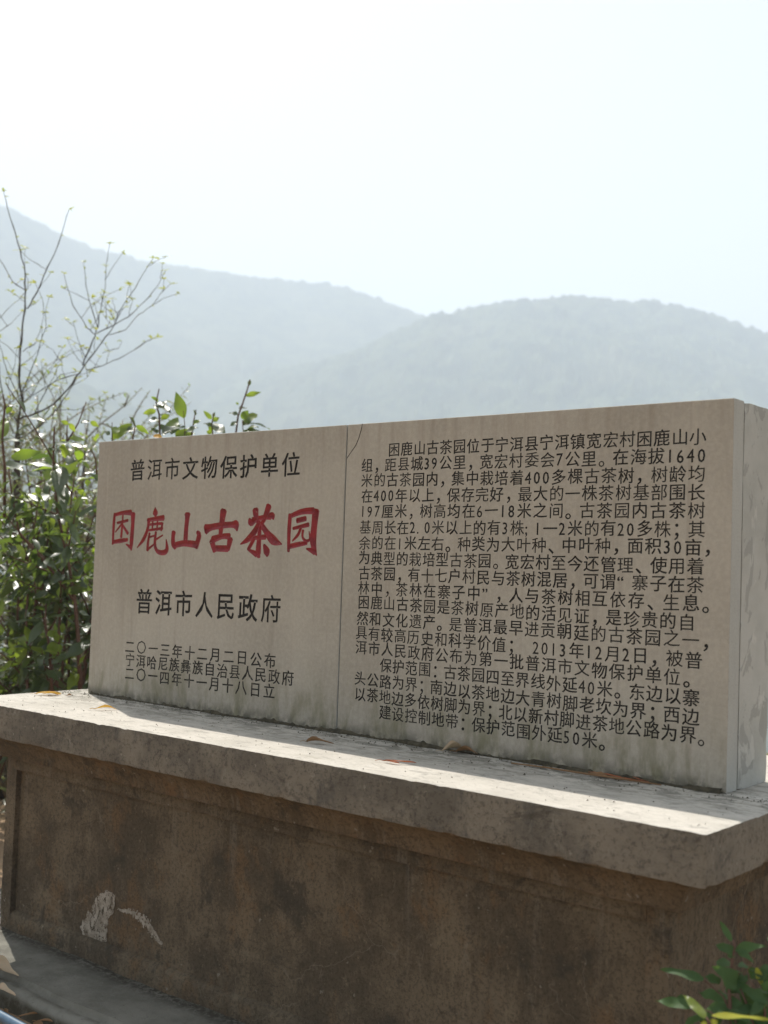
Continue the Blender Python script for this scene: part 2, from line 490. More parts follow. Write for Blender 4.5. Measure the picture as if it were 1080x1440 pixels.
def ridge(name, crest, dist, base_d, nu, nv, tree, seed):
    """A wooded ridge: crest given as bearings, run down to the valley towards us and away behind."""
    pts = []
    for px, py in crest:
        d = C_R * ((px - 540) / F_PX) - C_U * ((py - 720) / F_PX) + C_F
        pts.append((math.atan2(d.x, d.y), d.z / math.hypot(d.x, d.y)))
    vs = []
    a0, a1 = pts[0][0], pts[-1][0]
    for j in range(nv + 1):
        v = j / nv                      # 0 foot .. 0.8 crest .. 1 behind
        for i in range(nu + 1):
            a = a0 + (a1 - a0) * i / nu
            k = 0
            while k < len(pts) - 2 and a > pts[k + 1][0]:
                k += 1
            (p0, e0), (p1, e1) = pts[k], pts[k + 1]
            m0 = (e1 - pts[max(k - 1, 0)][1]) / max(p1 - pts[max(k - 1, 0)][0], 1e-6)
            m1 = (pts[min(k + 2, len(pts) - 1)][1] - e0) / max(pts[min(k + 2, len(pts) - 1)][0] - p0, 1e-6)
            h = p1 - p0
            t = (a - p0) / h
            el = (2 * t ** 3 - 3 * t * t + 1) * e0 + (t ** 3 - 2 * t * t + t) * h * m0 + (-2 * t ** 3 + 3 * t * t) * e1 + (t ** 3 - t * t) * h * m1
            dc = dist * (1 + 0.05 * math.sin(a * 9 + seed) + 0.03 * noise.noise((a * 14, seed, 0.3)))
            zc = CAM.z + el * dc
            if v <= 0.8:
                w = v / 0.8
                r = base_d + (dc - base_d) * w
                z = -75 + (zc + 75) * (w ** 1.15)
            else:
                w = (v - 0.8) / 0.2
                r = dc + w * dist * 0.4
                z = zc - (zc + 75) * w ** 1.3 * 0.9
            x, y = CAM.x + math.sin(a) * r, CAM.y + math.cos(a) * r
            # spurs and gullies, then the crowns of the trees
            body = max(0.0, 1 - abs(v - 0.42) / 0.38)
            z += body * 46 * (dist / 1000) * noise.fractal((x * 0.0042 * 1000 / dist, y * 0.0042 * 1000 / dist, seed), 1.0, 2.0, 4)
            z += tree * (noise.noise((x * 0.16, y * 0.16, seed)) + 0.8 * noise.noise((x * 0.31, y * 0.31, seed + 5)))
            if noise.noise((x * 0.055, y * 0.055, seed + 9)) > 0.42:
                z += tree * 1.1
            vs.append((x, y, z))
    n = nu + 1
    fs = [(j * n + i, j * n + i + 1, (j + 1) * n + i + 1, (j + 1) * n + i) for j in range(nv) for i in range(nu)]
    o = obj(name, vs, fs, M['forest'], None, True)
    o['kind'] = 'structure'
    return o

ridge('far_hill', [(-900, 290), (-600, 262), (-300, 250), (-120, 258), (0, 287), (80, 325), (130, 347), (200, 365), (280, 377), (380, 392), (460, 399), (520, 416), (600, 446), (680, 480), (780, 520), (950, 580), (1300, 640)], 1220, 620, 620, 130, 2.0, 2.7)
ridge('near_hill', [(-100, 640), (100, 610), (250, 570), (380, 520), (480, 500), (560, 464), (604, 444), (660, 434), (710, 423), (755, 420), (800, 416), (870, 422), (940, 428), (1000, 442), (1050, 458), (1080, 470), (1200, 510), (1500, 560), (1900, 600)], 1050, 480, 760, 190, 2.9, 11.3)
ridge('side_spur', [(-900, 380), (-500, 440), (-200, 480), (0, 512), (80, 528), (150, 552), (230, 590), (320, 625), (420, 660)], 800, 300, 260, 80, 1.3, 21.9)

# ---------------------------------------------------------------- the monument
def rough_box(name, x0, x1, y0, y1, z0, z1, step, amp, mats, pick, parent, chip=0.0, skip=()):
    """A cast block with a slightly wavy skin and worn arrises; its faces are welded."""
    nx, ny, nz = (max(1, round((b - a) / s)) for a, b, s in ((x0, x1, step[0]), (y0, y1, step[1]), (z0, z1, step[2])))
    idx, vs, fs, fm = {}, [], [], []
    def V(i, j, k):
        key = (i, j, k)
        if key not in idx:
            p = Vector((x0 + (x1 - x0) * i / nx, y0 + (y1 - y0) * j / ny, z0 + (z1 - z0) * k / nz))
            q = p * 3.1
            dsp = noise.noise_vector(q) * amp + noise.noise_vector(p * 17) * amp * 0.35
            edges = (i in (0, nx)) + (j in (0, ny)) + (k in (0, nz))
            if edges >= 2 and chip:
                c = Vector(((x0 + x1) / 2, (y0 + y1) / 2, (z0 + z1) / 2))
                n1 = max(0.0, noise.noise(p * 23) - 0.12) * 2.2 + max(0.0, noise.noise(p * 61) - 0.25)
                inw = Vector((0 if i not in (0, nx) else (1 if i == 0 else -1), 0 if j not in (0, ny) else (1 if j == 0 else -1), 0 if k not in (0, nz) else (1 if k == 0 else -1)))
                dsp = dsp + inw * (chip * (0.25 + n1))
            idx[key] = len(vs)
            vs.append(p + dsp)
        return idx[key]
    def quad(a, b, c, d, n):
        fs.append((V(*a), V(*b), V(*c), V(*d)))
        fm.append(pick(n))
    for i in range(nx):
        for j in range(ny):
            quad((i, j, nz), (i + 1, j, nz), (i + 1, j + 1, nz), (i, j + 1, nz), 'top')
            quad((i, j, 0), (i, j + 1, 0), (i + 1, j + 1, 0), (i + 1, j, 0), 'bottom')
        for k in range(nz):
            quad((i, 0, k), (i + 1, 0, k), (i + 1, 0, k + 1), (i, 0, k + 1), 'front')
            quad((i, ny, k), (i, ny, k + 1), (i + 1, ny, k + 1), (i + 1, ny, k), 'back')
    for j in range(ny):
        for k in range(nz):
            quad((0, j, k), (0, j, k + 1), (0, j + 1, k + 1), (0, j + 1, k), 'left')
            quad((nx, j, k), (nx, j + 1, k), (nx, j + 1, k + 1), (nx, j, k + 1), 'right')
    o = obj(name, vs, fs, None, parent, True, mats, fm)
    o.data.set_sharp_from_angle(angle=R(42))
    return o

MX0, MX1 = -2.6545, 0.0
SEAM = -1.3242
LX0, LX1, LY0, LY1, LT = -2.802, 0.170, -0.480, 0.735, 0.116
mon = thing('stone_monument', 'weathered stone stele with red and black carved characters on a brown stained plinth', 'monument', (-1.32, 0.1, GZ))

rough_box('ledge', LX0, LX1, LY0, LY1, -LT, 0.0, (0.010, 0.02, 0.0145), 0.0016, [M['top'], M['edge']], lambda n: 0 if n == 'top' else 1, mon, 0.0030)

WX0, WX1, WY0, WY1 = -2.697, 0.008, -0.317, 0.572
REC = 0.022
rough_box('pedestal_wall', WX0, WX1, WY0 + REC, WY1, -0.86, -0.19, (0.035, 0.06, 0.03), 0.003, [M['wall']], lambda n: 0, mon, 0.003)
fr = [('panel_stile', WX0 - 0.002, WX0 + 0.062, -0.86, -0.19), ('panel_stile', WX1 - 0.058, WX1 + 0.002, -0.86, -0.19),
      ('panel_rail', WX0 + 0.062, WX1 - 0.058, -0.262, -0.19)]
for nm, a, b, c, d in fr:
    rough_box(nm, a, b, WY0, WY0 + REC - 0.002 + 0.006, c, d, (0.03, 0.012, 0.018), 0.0025, [M['wall']], lambda n: 0, mon, 0.003)

def bottom_rail():
    prof = [(WY0 + REC + 0.004, -0.776), (WY0 + REC - 0.006, -0.779), (WY0 + 0.003, -0.789), (WY0, -0.797), (WY0, -0.83), (WY0, -0.86), (WY0 + REC + 0.004, -0.86)]
    n = 110
    vs, fs = [], []
    for i in range(n + 1):
        x = WX0 + 0.062 + (WX1 - WX0 - 0.12) * i / n
        for y, z in prof:
            q = Vector((x, y, z))
            vs.append(q + noise.noise_vector(q * 7) * 0.0025 + noise.noise_vector(q * 40) * 0.001)
    m = len(prof)
    for i in range(n):
        for j in range(m - 1):
            fs.append((i * m + j, i * m + j + 1, (i + 1) * m + j + 1, (i + 1) * m + j))
    o = obj('panel_rail', vs, fs, M['wall'], mon, True)
    o.data.set_sharp_from_angle(angle=R(50))
bottom_rail()

def moulding():
    prof = [(0.016, -LT + 0.006), (0.020, -0.120), (0.048, -0.125), (0.070, -0.136), (0.086, -0.151), (0.096, -0.168), (0.101, -0.184), (0.103, -0.196), (0.104, -0.206), (0.112, -0.209), (0.1675, -0.210)]
    n = 90
    vs, fs = [], []
    def corner(o_, z):
        return [(LX0 + o_, LY0 + o_, z), (LX1 - o_, LY0 + o_, z), (LX1 - o_, LY1 - o_, z), (LX0 + o_, LY1 - o_, z)]
    rings = []
    for o_, z in prof:
        c = corner(o_, z)
        ring = []
        for s in range(4):
            a, b = Vector(c[s]), Vector(c[(s + 1) % 4])
            for q in range(n):
                p = a.lerp(b, q / n)
                p += noise.noise_vector(p * 6) * 0.0022 + noise.noise_vector(p * 30) * 0.0009
                ring.append(p)
        rings.append(ring)
    m = 4 * n
    for r_ in rings:
        vs += r_
    for i in range(len(prof) - 1):
        for q in range(m):
            fs.append((i * m + q, (i + 1) * m + q, (i + 1) * m + (q + 1) % m, i * m + (q + 1) % m))
    o = obj('moulding', vs, fs, M['mould'], mon, True)
    o.data.set_sharp_from_angle(angle=R(45))
moulding()

def base_step():
    prof = [(-0.28, -0.849), (-0.45, -0.850), (-0.568, -0.852), (-0.574, -0.868), (-0.586, -0.874), (-0.594, -0.864), (-0.616, -0.863), (-0.630, -0.868), (-0.636, -0.880), (-0.640, -1.05)]
    pr2 = []
    for (y0, z0), (y1, z1) in zip(prof, prof[1:]):
        k = 8 if abs(y1 - y0) + abs(z1 - z0) > 0.1 else 1
        pr2 += [(y0 + (y1 - y0) * i / k, z0 + (z1 - z0) * i / k) for i in range(k)]
    pr2.append(prof[-1])
    nx = 200
    vs, fs = [], []
    for i in range(nx + 1):
        x = -3.15 + 3.55 * i / nx
        for y, z in pr2:
            p = Vector((x, y, z))
            vs.append(p + noise.noise_vector(p * 5) * 0.006 + noise.noise_vector(p * 28) * 0.0025)
    m = len(pr2)
    for i in range(nx):
        for j in range(m - 1):
            fs.append((i * m + j, i * m + j + 1, (i + 1) * m + j + 1, (i + 1) * m + j))
    # ends and the body under the plinth
    fs.append(tuple(range(m)))
    fs.append(tuple(reversed(range(nx * m, nx * m + m))))
    b = MB()
    b.add(vs, fs)
    b.box(-3.15, 0.40, -0.27, 0.90, -1.05, -0.852)
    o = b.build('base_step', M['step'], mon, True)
    o.data.set_sharp_from_angle(angle=R(50))
base_step()

rough_box('core_block', MX0, MX1, 0.069, 0.254, 0.0, 0.998, (0.05, 0.03, 0.05), 0.0015, [M['core']], lambda n: 0, mon, 0.003)

def debris_strip():
    """Crumbled mortar, moss and dirt lying in the corner between slab and ledge."""
    vs, fs = [], []
    n = 520
    for i in range(n + 1):
        x = MX0 + 0.02 + (MX1 - MX0 - 0.03) * i / n
        h = 0.004 + 0.012 * max(0.0, noise.noise((x * 9, 1.3, 0)) + 0.25) + 0.010 * max(0.0, noise.noise((x * 45, 4.1, 0)))
        w = 0.006 + 0.020 * max(0.0, noise.noise((x * 7, 7.7, 0)) + 0.25) + 0.012 * max(0.0, noise.noise((x * 50, 2.2, 0)))
        vs += [(x, -0.0004, h), (x, -0.35 * w, h * 0.75), (x, -0.7 * w, h * 0.3 + 0.002), (x, -w, -0.004)]
    for i in range(n):
        for j in range(3):
            fs.append((i * 4 + j, i * 4 + j + 1, (i + 1) * 4 + j + 1, (i + 1) * 4 + j))
    obj('mortar_joint', vs, fs, M['dirt'], mon)
debris_strip()

def smear():
    """Splash of lime left on the recessed panel, cut ragged."""
    blob = [(-2.233, -0.759), (-2.211, -0.717), (-2.164, -0.69), (-2.156, -0.638), (-2.09, -0.6), (-2.042, -0.614), (-2.046, -0.658), (-2.082, -0.714), (-2.089, -0.775), (-2.136, -0.782), (-2.198, -0.776)]
    arc = [(-2.027, -0.654, 0.004), (-1.951, -0.643, 0.010), (-1.875, -0.662, 0.020), (-1.836, -0.688, 0.014), (-1.791, -0.712, 0.007)]
    def inside(x, z):
        c = False
        for i in range(len(blob)):
            (xa, za), (xb, zb) = blob[i], blob[i - 1]
            if (za > z) != (zb > z) and x < (xb - xa) * (z - za) / (zb - za) + xa:
                c = not c
        return c
    s = 0.003
    vs, fs, idx = [], [], {}
    def V(i, j):
        if (i, j) not in idx:
            idx[(i, j)] = len(vs)
            x, z = -2.27 + i * s, -0.785 + j * s
            x += 0.002 * noise.noise((x * 200, z * 200, 0))
            pq = Vector((x, WY0 + REC, z))
            vs.append((x, WY0 + REC + noise.noise_vector(pq * 3.1).y * 0.003 - 0.0028 - 0.0008 * noise.noise((x * 60, z * 60, 5)), z))
        return idx[(i, j)]
    for i in range(174):
        for j in range(66):
            x, z = -2.27 + (i + .5) * s, -0.785 + (j + .5) * s
            nx_, nz_ = x + 0.022 * noise.noise((x * 40, z * 40, 1)), z + 0.022 * noise.noise((x * 40, z * 40, 7))
            ok = inside(nx_, nz_) and noise.noise((x * 90, z * 45, 3)) + 0.8 * noise.noise((x * 260, z * 200, 3)) > -0.30
            for (xa, za, wa), (xb, zb, wb) in zip(arc, arc[1:]):
                d = Vector((xb - xa, zb - za))
                t = max(0, min(1, ((x - xa) * d.x + (z - za) * d.y) / d.length_squared))
                if math.hypot(x - xa - d.x * t, z - za - d.y * t) < (wa + (wb - wa) * t) * (0.85 + 0.9 * noise.noise((x * 110, z * 110, 2))):
                    ok = ok or noise.noise((x * 120, z * 120, 9)) > -0.25
            if ok:
                fs.append((V(i, j), V(i + 1, j), V(i + 1, j + 1), V(i, j + 1)))
    obj('lime_smear', vs, fs, M['lime'], mon)
smear()

# ---- the two inscribed slabs
def catmull(pts, k=4):
    out = []
    for i in range(len(pts) - 1):
        p0, p1, p2, p3 = (Vector(pts[max(0, min(len(pts) - 1, i + q))]) for q in (-1, 0, 1, 2))
        for s in range(k):
            t = s / k
            out.append(0.5 * ((2 * p1) + (p2 - p0) * t + (2 * p0 - 5 * p1 + 4 * p2 - p3) * t * t + (3 * p1 - p0 - 3 * p2 + p3) * t ** 3))
    out.append(Vector(pts[-1]))
    return out

def chisel_cuts(strokes, mat, depth=0.42, cap=True, wide=1.0):
    """Solids that cut V-shaped strokes out of the face y = 0."""
    b = MB()
    for st in strokes:
        pts = catmull(st) if len(st) > 2 else [Vector(st[0]).lerp(Vector(st[1]), t / 3) for t in range(4)]
        if cap:
            t0 = (pts[0] - pts[1]).to_2d().normalized()
            t1 = (pts[-1] - pts[-2]).to_2d().normalized()
            w0, w1 = pts[0].z, pts[-1].z
            pts = [Vector((pts[0].x + t0.x * w0 * 0.35, pts[0].y + t0.y * w0 * 0.35, w0 * 0.55))] + pts + [Vector((pts[-1].x + t1.x * w1 * 0.35, pts[-1].y + t1.y * w1 * 0.35, w1 * 0.55))]
        vs, fs = [], []
        for i, p in enumerate(pts):
            t = (pts[min(i + 1, len(pts) - 1)] - pts[max(i - 1, 0)]).to_2d().normalized()
            n = Vector((-t.y, t.x))
            w = max(p.z, 0.0012) * 0.5 * wide
            over = 0.004
            ws = w * (1 + over / (depth * 2 * w + 0.001)) if False else w
            vs += [(p.x + n.x * ws, -over, p.y + n.y * ws), (p.x - n.x * ws, -over, p.y - n.y * ws),
                   (p.x - n.x * w, 0.0, p.y - n.y * w), (p.x, depth * 2 * w + 0.0015, p.y), (p.x + n.x * w, 0.0, p.y + n.y * w)]
        m = 5
        for i in range(len(pts) - 1):
            for j in range(m):
                fs.append((i * m + j, i * m + (j + 1) % m, (i + 1) * m + (j + 1) % m, (i + 1) * m + j))
        fs.append(tuple(reversed(range(m))))
        fs.append(tuple((len(pts) - 1) * m + j for j in range(m)))
        b.add(vs, fs)
    o = b.build('cutter', mat)
    bm = bmesh.new()
    bm.from_mesh(o.data)
    bmesh.ops.recalc_face_normals(bm, faces=bm.faces)
    bm.to_mesh(o.data)
    bm.free()
    return o

def slab(x0, x1, cut, letters, depth=0.003):
    """A stone slab with its lettering really carved in; every cut's painted inner skin becomes a part of it."""
    bm = bmesh.new()
    bmesh.ops.create_cube(bm, size=1)
    bm.transform(Matrix.Translation(((x0 + x1) / 2, 0.0318, 0.5)) @ Matrix.Diagonal((x1 - x0, 0.0636, 1.0, 1)))
    bmesh.ops.bevel(bm, geom=list(bm.edges), offset=0.003, segments=2, affect='EDGES', profile=0.5)
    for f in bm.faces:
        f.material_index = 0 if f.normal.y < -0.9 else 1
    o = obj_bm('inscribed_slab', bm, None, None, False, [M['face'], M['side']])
    cutter, nick = cut
    md = o.modifiers.new('cut', 'BOOLEAN')
    md.operation = 'DIFFERENCE'
    md.solver = 'EXACT'
    md.use_self = True
    md.material_mode = 'TRANSFER'
    md.object = cutter
    dg = bpy.context.evaluated_depsgraph_get()
    me = bpy.data.meshes.new_from_object(o.evaluated_get(dg))
    bpy.data.objects.remove(o)
    bm = bmesh.new()
    bm.from_mesh(me)
    cut_mat = me.materials[-1]
    ci = len(me.materials) - 1
    part = bm.copy()
    bmesh.ops.delete(part, geom=[f for f in part.faces if f.material_index != ci], context='FACES')
    for f in part.faces:
        f.material_index = 0
    bmesh.ops.delete(bm, geom=[f for f in bm.faces if f.material_index == ci], context='FACES')
    # carve the letters: split the flat face exactly along their outlines, sink what lies inside them
    flat = [f for f in bm.faces if f.normal.y < -0.99 and all(abs(v.co.y) < 1e-4 for v in f.verts)]
    fset = set(flat)
    pts, edges, vid, hole = [], [], {}, []
    for e in {e for f in flat for e in f.edges}:
        if sum(1 for f in e.link_faces if f in fset) == 1:
            q = []
            for v in e.verts:
                if v not in vid:
                    vid[v] = len(pts)
                    pts.append(Vector((v.co.x, v.co.z)))
                q.append(vid[v])
            edges.append(tuple(q))
            if not all(min(v.co.x - x0, x1 - v.co.x, v.co.z, 1 - v.co.z) < 0.0035 for v in e.verts):
                hole.append((pts[q[0]], pts[q[1]]))
    groups = [hole or [(Vector((9, 9)), Vector((9, 9)))]]
    gname = [None]
    for block, P, E in letters:
        gname.append(block)
        n = len(pts)
        pts += [Vector(p) for p in P]
        edges += [(i + n, j + n) for i, j in E]
        groups.append([(Vector(P[i]), Vector(P[j])) for i, j in E])
    ov, oe, of, _, _, _ = delaunay_2d_cdt(pts, edges, [], 0, 1e-7)
    bmesh.ops.delete(bm, geom=flat, context='FACES_KEEP_BOUNDARY')
    boxes = [(min(min(a.x, b.x) for a, b in g), max(max(a.x, b.x) for a, b in g), min(min(a.y, b.y) for a, b in g), max(max(a.y, b.y) for a, b in g), g) for g in groups]
    cells = {}
    for k, q in enumerate(boxes):
        for i in range(math.floor(q[0] / 0.05), math.floor(q[1] / 0.05) + 1):
            for j in range(math.floor(q[2] / 0.05), math.floor(q[3] / 0.05) + 1):
                cells.setdefault((i, j), []).append(k)
    def within(c):
        for k in cells.get((math.floor(c.x / 0.05), math.floor(c.y / 0.05)), ()):
            q = boxes[k]
            if q[0] <= c.x <= q[1] and q[2] <= c.y <= q[3]:
                odd = False
                for a, b in q[4]:
                    if (a.y > c.y) != (b.y > c.y) and c.x < (b.x - a.x) * (c.y - a.y) / (b.y - a.y) + a.x:
                        odd = not odd
                if odd:
                    return k
        return None
    nv = [bm.verts.new((v.x, 0.0, v.y)) for v in ov]
    text = {}
    def tvert(block, i, y):
        tv, tf, bk = text.setdefault(block, ([], [], {}))
        if (i, y) not in bk:
            bk[(i, y)] = len(tv)
            tv.append((ov[i].x, y, ov[i].y))
        return bk[(i, y)]
    stone_e, ink_e = set(), []
    for f in of:
        k = within((ov[f[0]] + ov[f[1]] + ov[f[2]]) / 3)
        if (ov[f[1]] - ov[f[0]]).cross(ov[f[2]] - ov[f[0]]) < 0:
            f = list(reversed(f))
        es = [(f[k_], f[(k_ + 1) % len(f)]) for k_ in range(len(f))]
        if k is None:
            bm.faces.new([nv[i] for i in f]).material_index = 0
            stone_e.update(es)
        elif k > 0:
            q = tuple(tvert(gname[k], i, depth) for i in f)
            text[gname[k]][1].append(q)
            ink_e += [(gname[k], i, j) for i, j in es]
    for bl, i, j in ink_e:
        if (j, i) in stone_e:
            text[bl][1].append((tvert(bl, i, 0.0), tvert(bl, j, 0.0), tvert(bl, j, depth), tvert(bl, i, depth)))
    bmesh.ops.remove_doubles(bm, verts=bm.verts, dist=2e-6)
    for v in [v for v in bm.verts if not v.link_faces]:
        bm.verts.remove(v)
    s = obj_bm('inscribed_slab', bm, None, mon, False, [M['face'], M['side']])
    obj_bm(nick, part, cut_mat, s)
    for bl, (tv, tf, bk) in text.items():
        obj(bl, tv, tf, M['black'], s)
    bpy.data.objects.remove(cutter)
    return s

RED = [
    [(-2.5329,0.7127,0.0091),(-2.5366,0.6714,0.0099),(-2.5376,0.593,0.0074)],
    [(-2.5358,0.7065,0.0083),(-2.4834,0.7154,0.0098),(-2.4312,0.7165,0.0139)],
    [(-2.4192,0.7123,0.0171),(-2.4183,0.6717,0.013),(-2.4212,0.6026,0.0138),(-2.4209,0.5702,0.0041)],
    [(-2.4551,0.5941,0.0033),(-2.423,0.5815,0.0105)],
    [(-2.5349,0.6013,0.0091),(-2.4888,0.6067,0.0106),(-2.4465,0.6113,0.009)],
    [(-2.5149,0.6756,0.0066),(-2.4485,0.6859,0.0073)],
    [(-2.4814,0.7064,0.0057),(-2.483,0.6633,0.0074),(-2.4865,0.6203,0.0082)],
    [(-2.4837,0.6736,0.0066),(-2.5244,0.6405,0.0041)],
    [(-2.4834,0.6695,0.0066),(-2.4449,0.6349,0.009)],
    [(-2.2882,0.7359,0.0024),(-2.2848,0.7139,0.0183),(-2.284,0.7019,0.0072)],
    [(-2.33,0.6872,0.0088),(-2.2833,0.692,0.0104),(-2.2342,0.6959,0.0135)],
    [(-2.3206,0.688,0.0104),(-2.3276,0.6519,0.0096),(-2.3472,0.6156,0.0112),(-2.3862,0.5809,0.0024)],
    [(-2.3194,0.6699,0.0056),(-2.242,0.6749,0.0071)],
    [(-2.3242,0.6479,0.0056),(-2.2377,0.6563,0.0071)],
    [(-2.2409,0.6761,0.0079),(-2.2463,0.6475,0.0063)],
    [(-2.2984,0.684,0.0064),(-2.2991,0.648,0.0056)],
    [(-2.2705,0.686,0.0064),(-2.2711,0.6482,0.0056)],
    [(-2.314,0.6379,0.0072),(-2.3211,0.6039,0.0088),(-2.3221,0.5719,0.0088)],
    [(-2.3223,0.575,0.0072),(-2.2831,0.5964,0.0048)],
    [(-2.3161,0.6219,0.0056),(-2.2853,0.6282,0.0048)],
    [(-2.2769,0.6422,0.008),(-2.28,0.5964,0.0095),(-2.2627,0.5697,0.0103),(-2.2255,0.5656,0.0126),(-2.2082,0.5797,0.0126),(-2.2154,0.615,0.0032)],
    [(-2.278,0.6123,0.0056),(-2.236,0.6306,0.004)],
    [(-2.0998,0.7093,0.0202),(-2.1004,0.6919,0.0147),(-2.1038,0.6531,0.014),(-2.105,0.6065,0.0147)],
    [(-2.173,0.6429,0.0149),(-2.176,0.6252,0.0125),(-2.173,0.5978,0.0141),(-2.1599,0.5816,0.0078)],
    [(-2.1726,0.592,0.0133),(-2.1136,0.6017,0.014),(-2.043,0.5977,0.0161)],
    [(-2.043,0.6438,0.0085),(-2.0306,0.6304,0.0146),(-2.0452,0.5873,0.0138)],
    [(-1.9963,0.6538,0.0235),(-1.9695,0.6608,0.0153),(-1.9162,0.6678,0.0144),(-1.8576,0.6712,0.0135),(-1.8372,0.6693,0.0206),(-1.8296,0.6483,0.0032)],
    [(-1.9046,0.7211,0.0208),(-1.9089,0.6951,0.0176),(-1.9169,0.6309,0.012)],
    [(-1.9607,0.6144,0.0169),(-1.9433,0.5752,0.012)],
    [(-1.9578,0.6165,0.0169),(-1.9079,0.629,0.012),(-1.8668,0.6294,0.0143)],
    [(-1.8634,0.6215,0.0175),(-1.8727,0.5816,0.0111)],
    [(-1.9469,0.5856,0.0137),(-1.873,0.5856,0.0143)],
    [(-1.7698,0.693,0.0055),(-1.7607,0.6812,0.0188),(-1.7331,0.691,0.0117),(-1.6834,0.698,0.0116),(-1.6561,0.7006,0.017),(-1.65,0.6891,0.0031)],
    [(-1.7406,0.7242,0.018),(-1.7366,0.7027,0.0148),(-1.7238,0.6754,0.0086)],
    [(-1.6746,0.7374,0.0162),(-1.6867,0.7065,0.0147),(-1.7043,0.6755,0.0093)],
    [(-1.7186,0.6813,0.0109),(-1.7365,0.652,0.0148),(-1.7686,0.6225,0.0141),(-1.8102,0.6023,0.0031)],
    [(-1.7128,0.6774,0.0117),(-1.6805,0.6446,0.0147),(-1.6462,0.618,0.0199),(-1.6048,0.6051,0.003)],
    [(-1.7518,0.6246,0.0086),(-1.6852,0.6291,0.0116)],
    [(-1.7148,0.6638,0.0101),(-1.7173,0.6094,0.014),(-1.7178,0.5686,0.0147),(-1.7089,0.5584,0.0039)],
    [(-1.771,0.5845,0.0047),(-1.7262,0.5685,0.014)],
    [(-1.7431,0.6208,0.0101),(-1.7692,0.5833,0.0094)],
    [(-1.6919,0.602,0.007),(-1.6769,0.5791,0.0185),(-1.6733,0.5637,0.0077)],
    [(-1.5701,0.7062,0.0106),(-1.5724,0.6492,0.0106),(-1.5715,0.5809,0.0076)],
    [(-1.5724,0.6993,0.0091),(-1.5179,0.7154,0.0121),(-1.461,0.7189,0.0142)],
    [(-1.4508,0.7189,0.0194),(-1.4559,0.6685,0.0164),(-1.4582,0.6126,0.0171),(-1.4407,0.5702,0.0037)],
    [(-1.488,0.5917,0.0037),(-1.449,0.583,0.0156)],
    [(-1.5671,0.598,0.0106),(-1.5226,0.6062,0.0105),(-1.4864,0.6104,0.0075)],
    [(-1.5373,0.6853,0.0159),(-1.4958,0.6928,0.0158)],
    [(-1.5544,0.6588,0.0098),(-1.4818,0.6722,0.0142)],
    [(-1.5176,0.6608,0.0105),(-1.5296,0.6381,0.0113),(-1.5548,0.6171,0.0061)],
    [(-1.5068,0.6533,0.0105),(-1.5082,0.6308,0.009),(-1.492,0.6178,0.0097),(-1.4742,0.6236,0.009),(-1.4791,0.6498,0.0037)],
]


# ---- carved and blackened lettering
GLYPH = {}
def glyph(ch):
    """Flat outline mesh of one character: points, triangles and its border edges (wound outward)."""
    if ch not in GLYPH:
        cu = bpy.data.curves.new('glyph', 'FONT')
        cu.body = ch
        cu.resolution_u = 2
        ob = bpy.data.objects.new('glyph', cu)
        COL.objects.link(ob)
        dg = bpy.context.evaluated_depsgraph_get()
        me = bpy.data.meshes.new_from_object(ob.evaluated_get(dg))
        bm = bmesh.new()
        bm.from_mesh(me)
        bmesh.ops.remove_doubles(bm, verts=bm.verts, dist=0.00005)
        bm.verts.index_update()
        P = [(v.co.x, v.co.y) for v in bm.verts]
        T = []
        for f in bm.faces:
            t = [v.index for v in f.verts]
            ar = sum(P[t[k - 1]][0] * P[t[k]][1] - P[t[k]][0] * P[t[k - 1]][1] for k in range(len(t))) / 2
            if abs(ar) > 1e-8:
                T.append(tuple(t if ar > 0 else reversed(t)))
        half = set((t[k - 1], t[k]) for t in T for k in range(len(t)))
        E = [(i, j) for i, j in half if (j, i) not in half]
        bm.free()
        bpy.data.objects.remove(ob)
        bpy.data.meshes.remove(me)
        bpy.data.curves.remove(cu)
        nrm = [[0.0, 0.0] for _ in P]
        for i, j in E:
            dx, dy = P[j][0] - P[i][0], P[j][1] - P[i][1]
            L = math.hypot(dx, dy) or 1e-9
            for k in (i, j):
                nrm[k][0] += dy / L
                nrm[k][1] -= dx / L
        N = []
        for x, y in nrm:
            L = math.hypot(x, y)
            N.append((x / L, y / L) if L > 1e-6 else (0.0, 0.0))
        GLYPH[ch] = (P, T, E, N)
    return GLYPH[ch]

def adv(ch):
    if ch in '0123456789':
        return 0.56
    if ch == '.':
        return 0.56
    if ch == ';':
        return 0.62
    if ch == ' ':
        return 0.75
    if ch in '，。；：、“”':
        return 0.86
    return 1.0

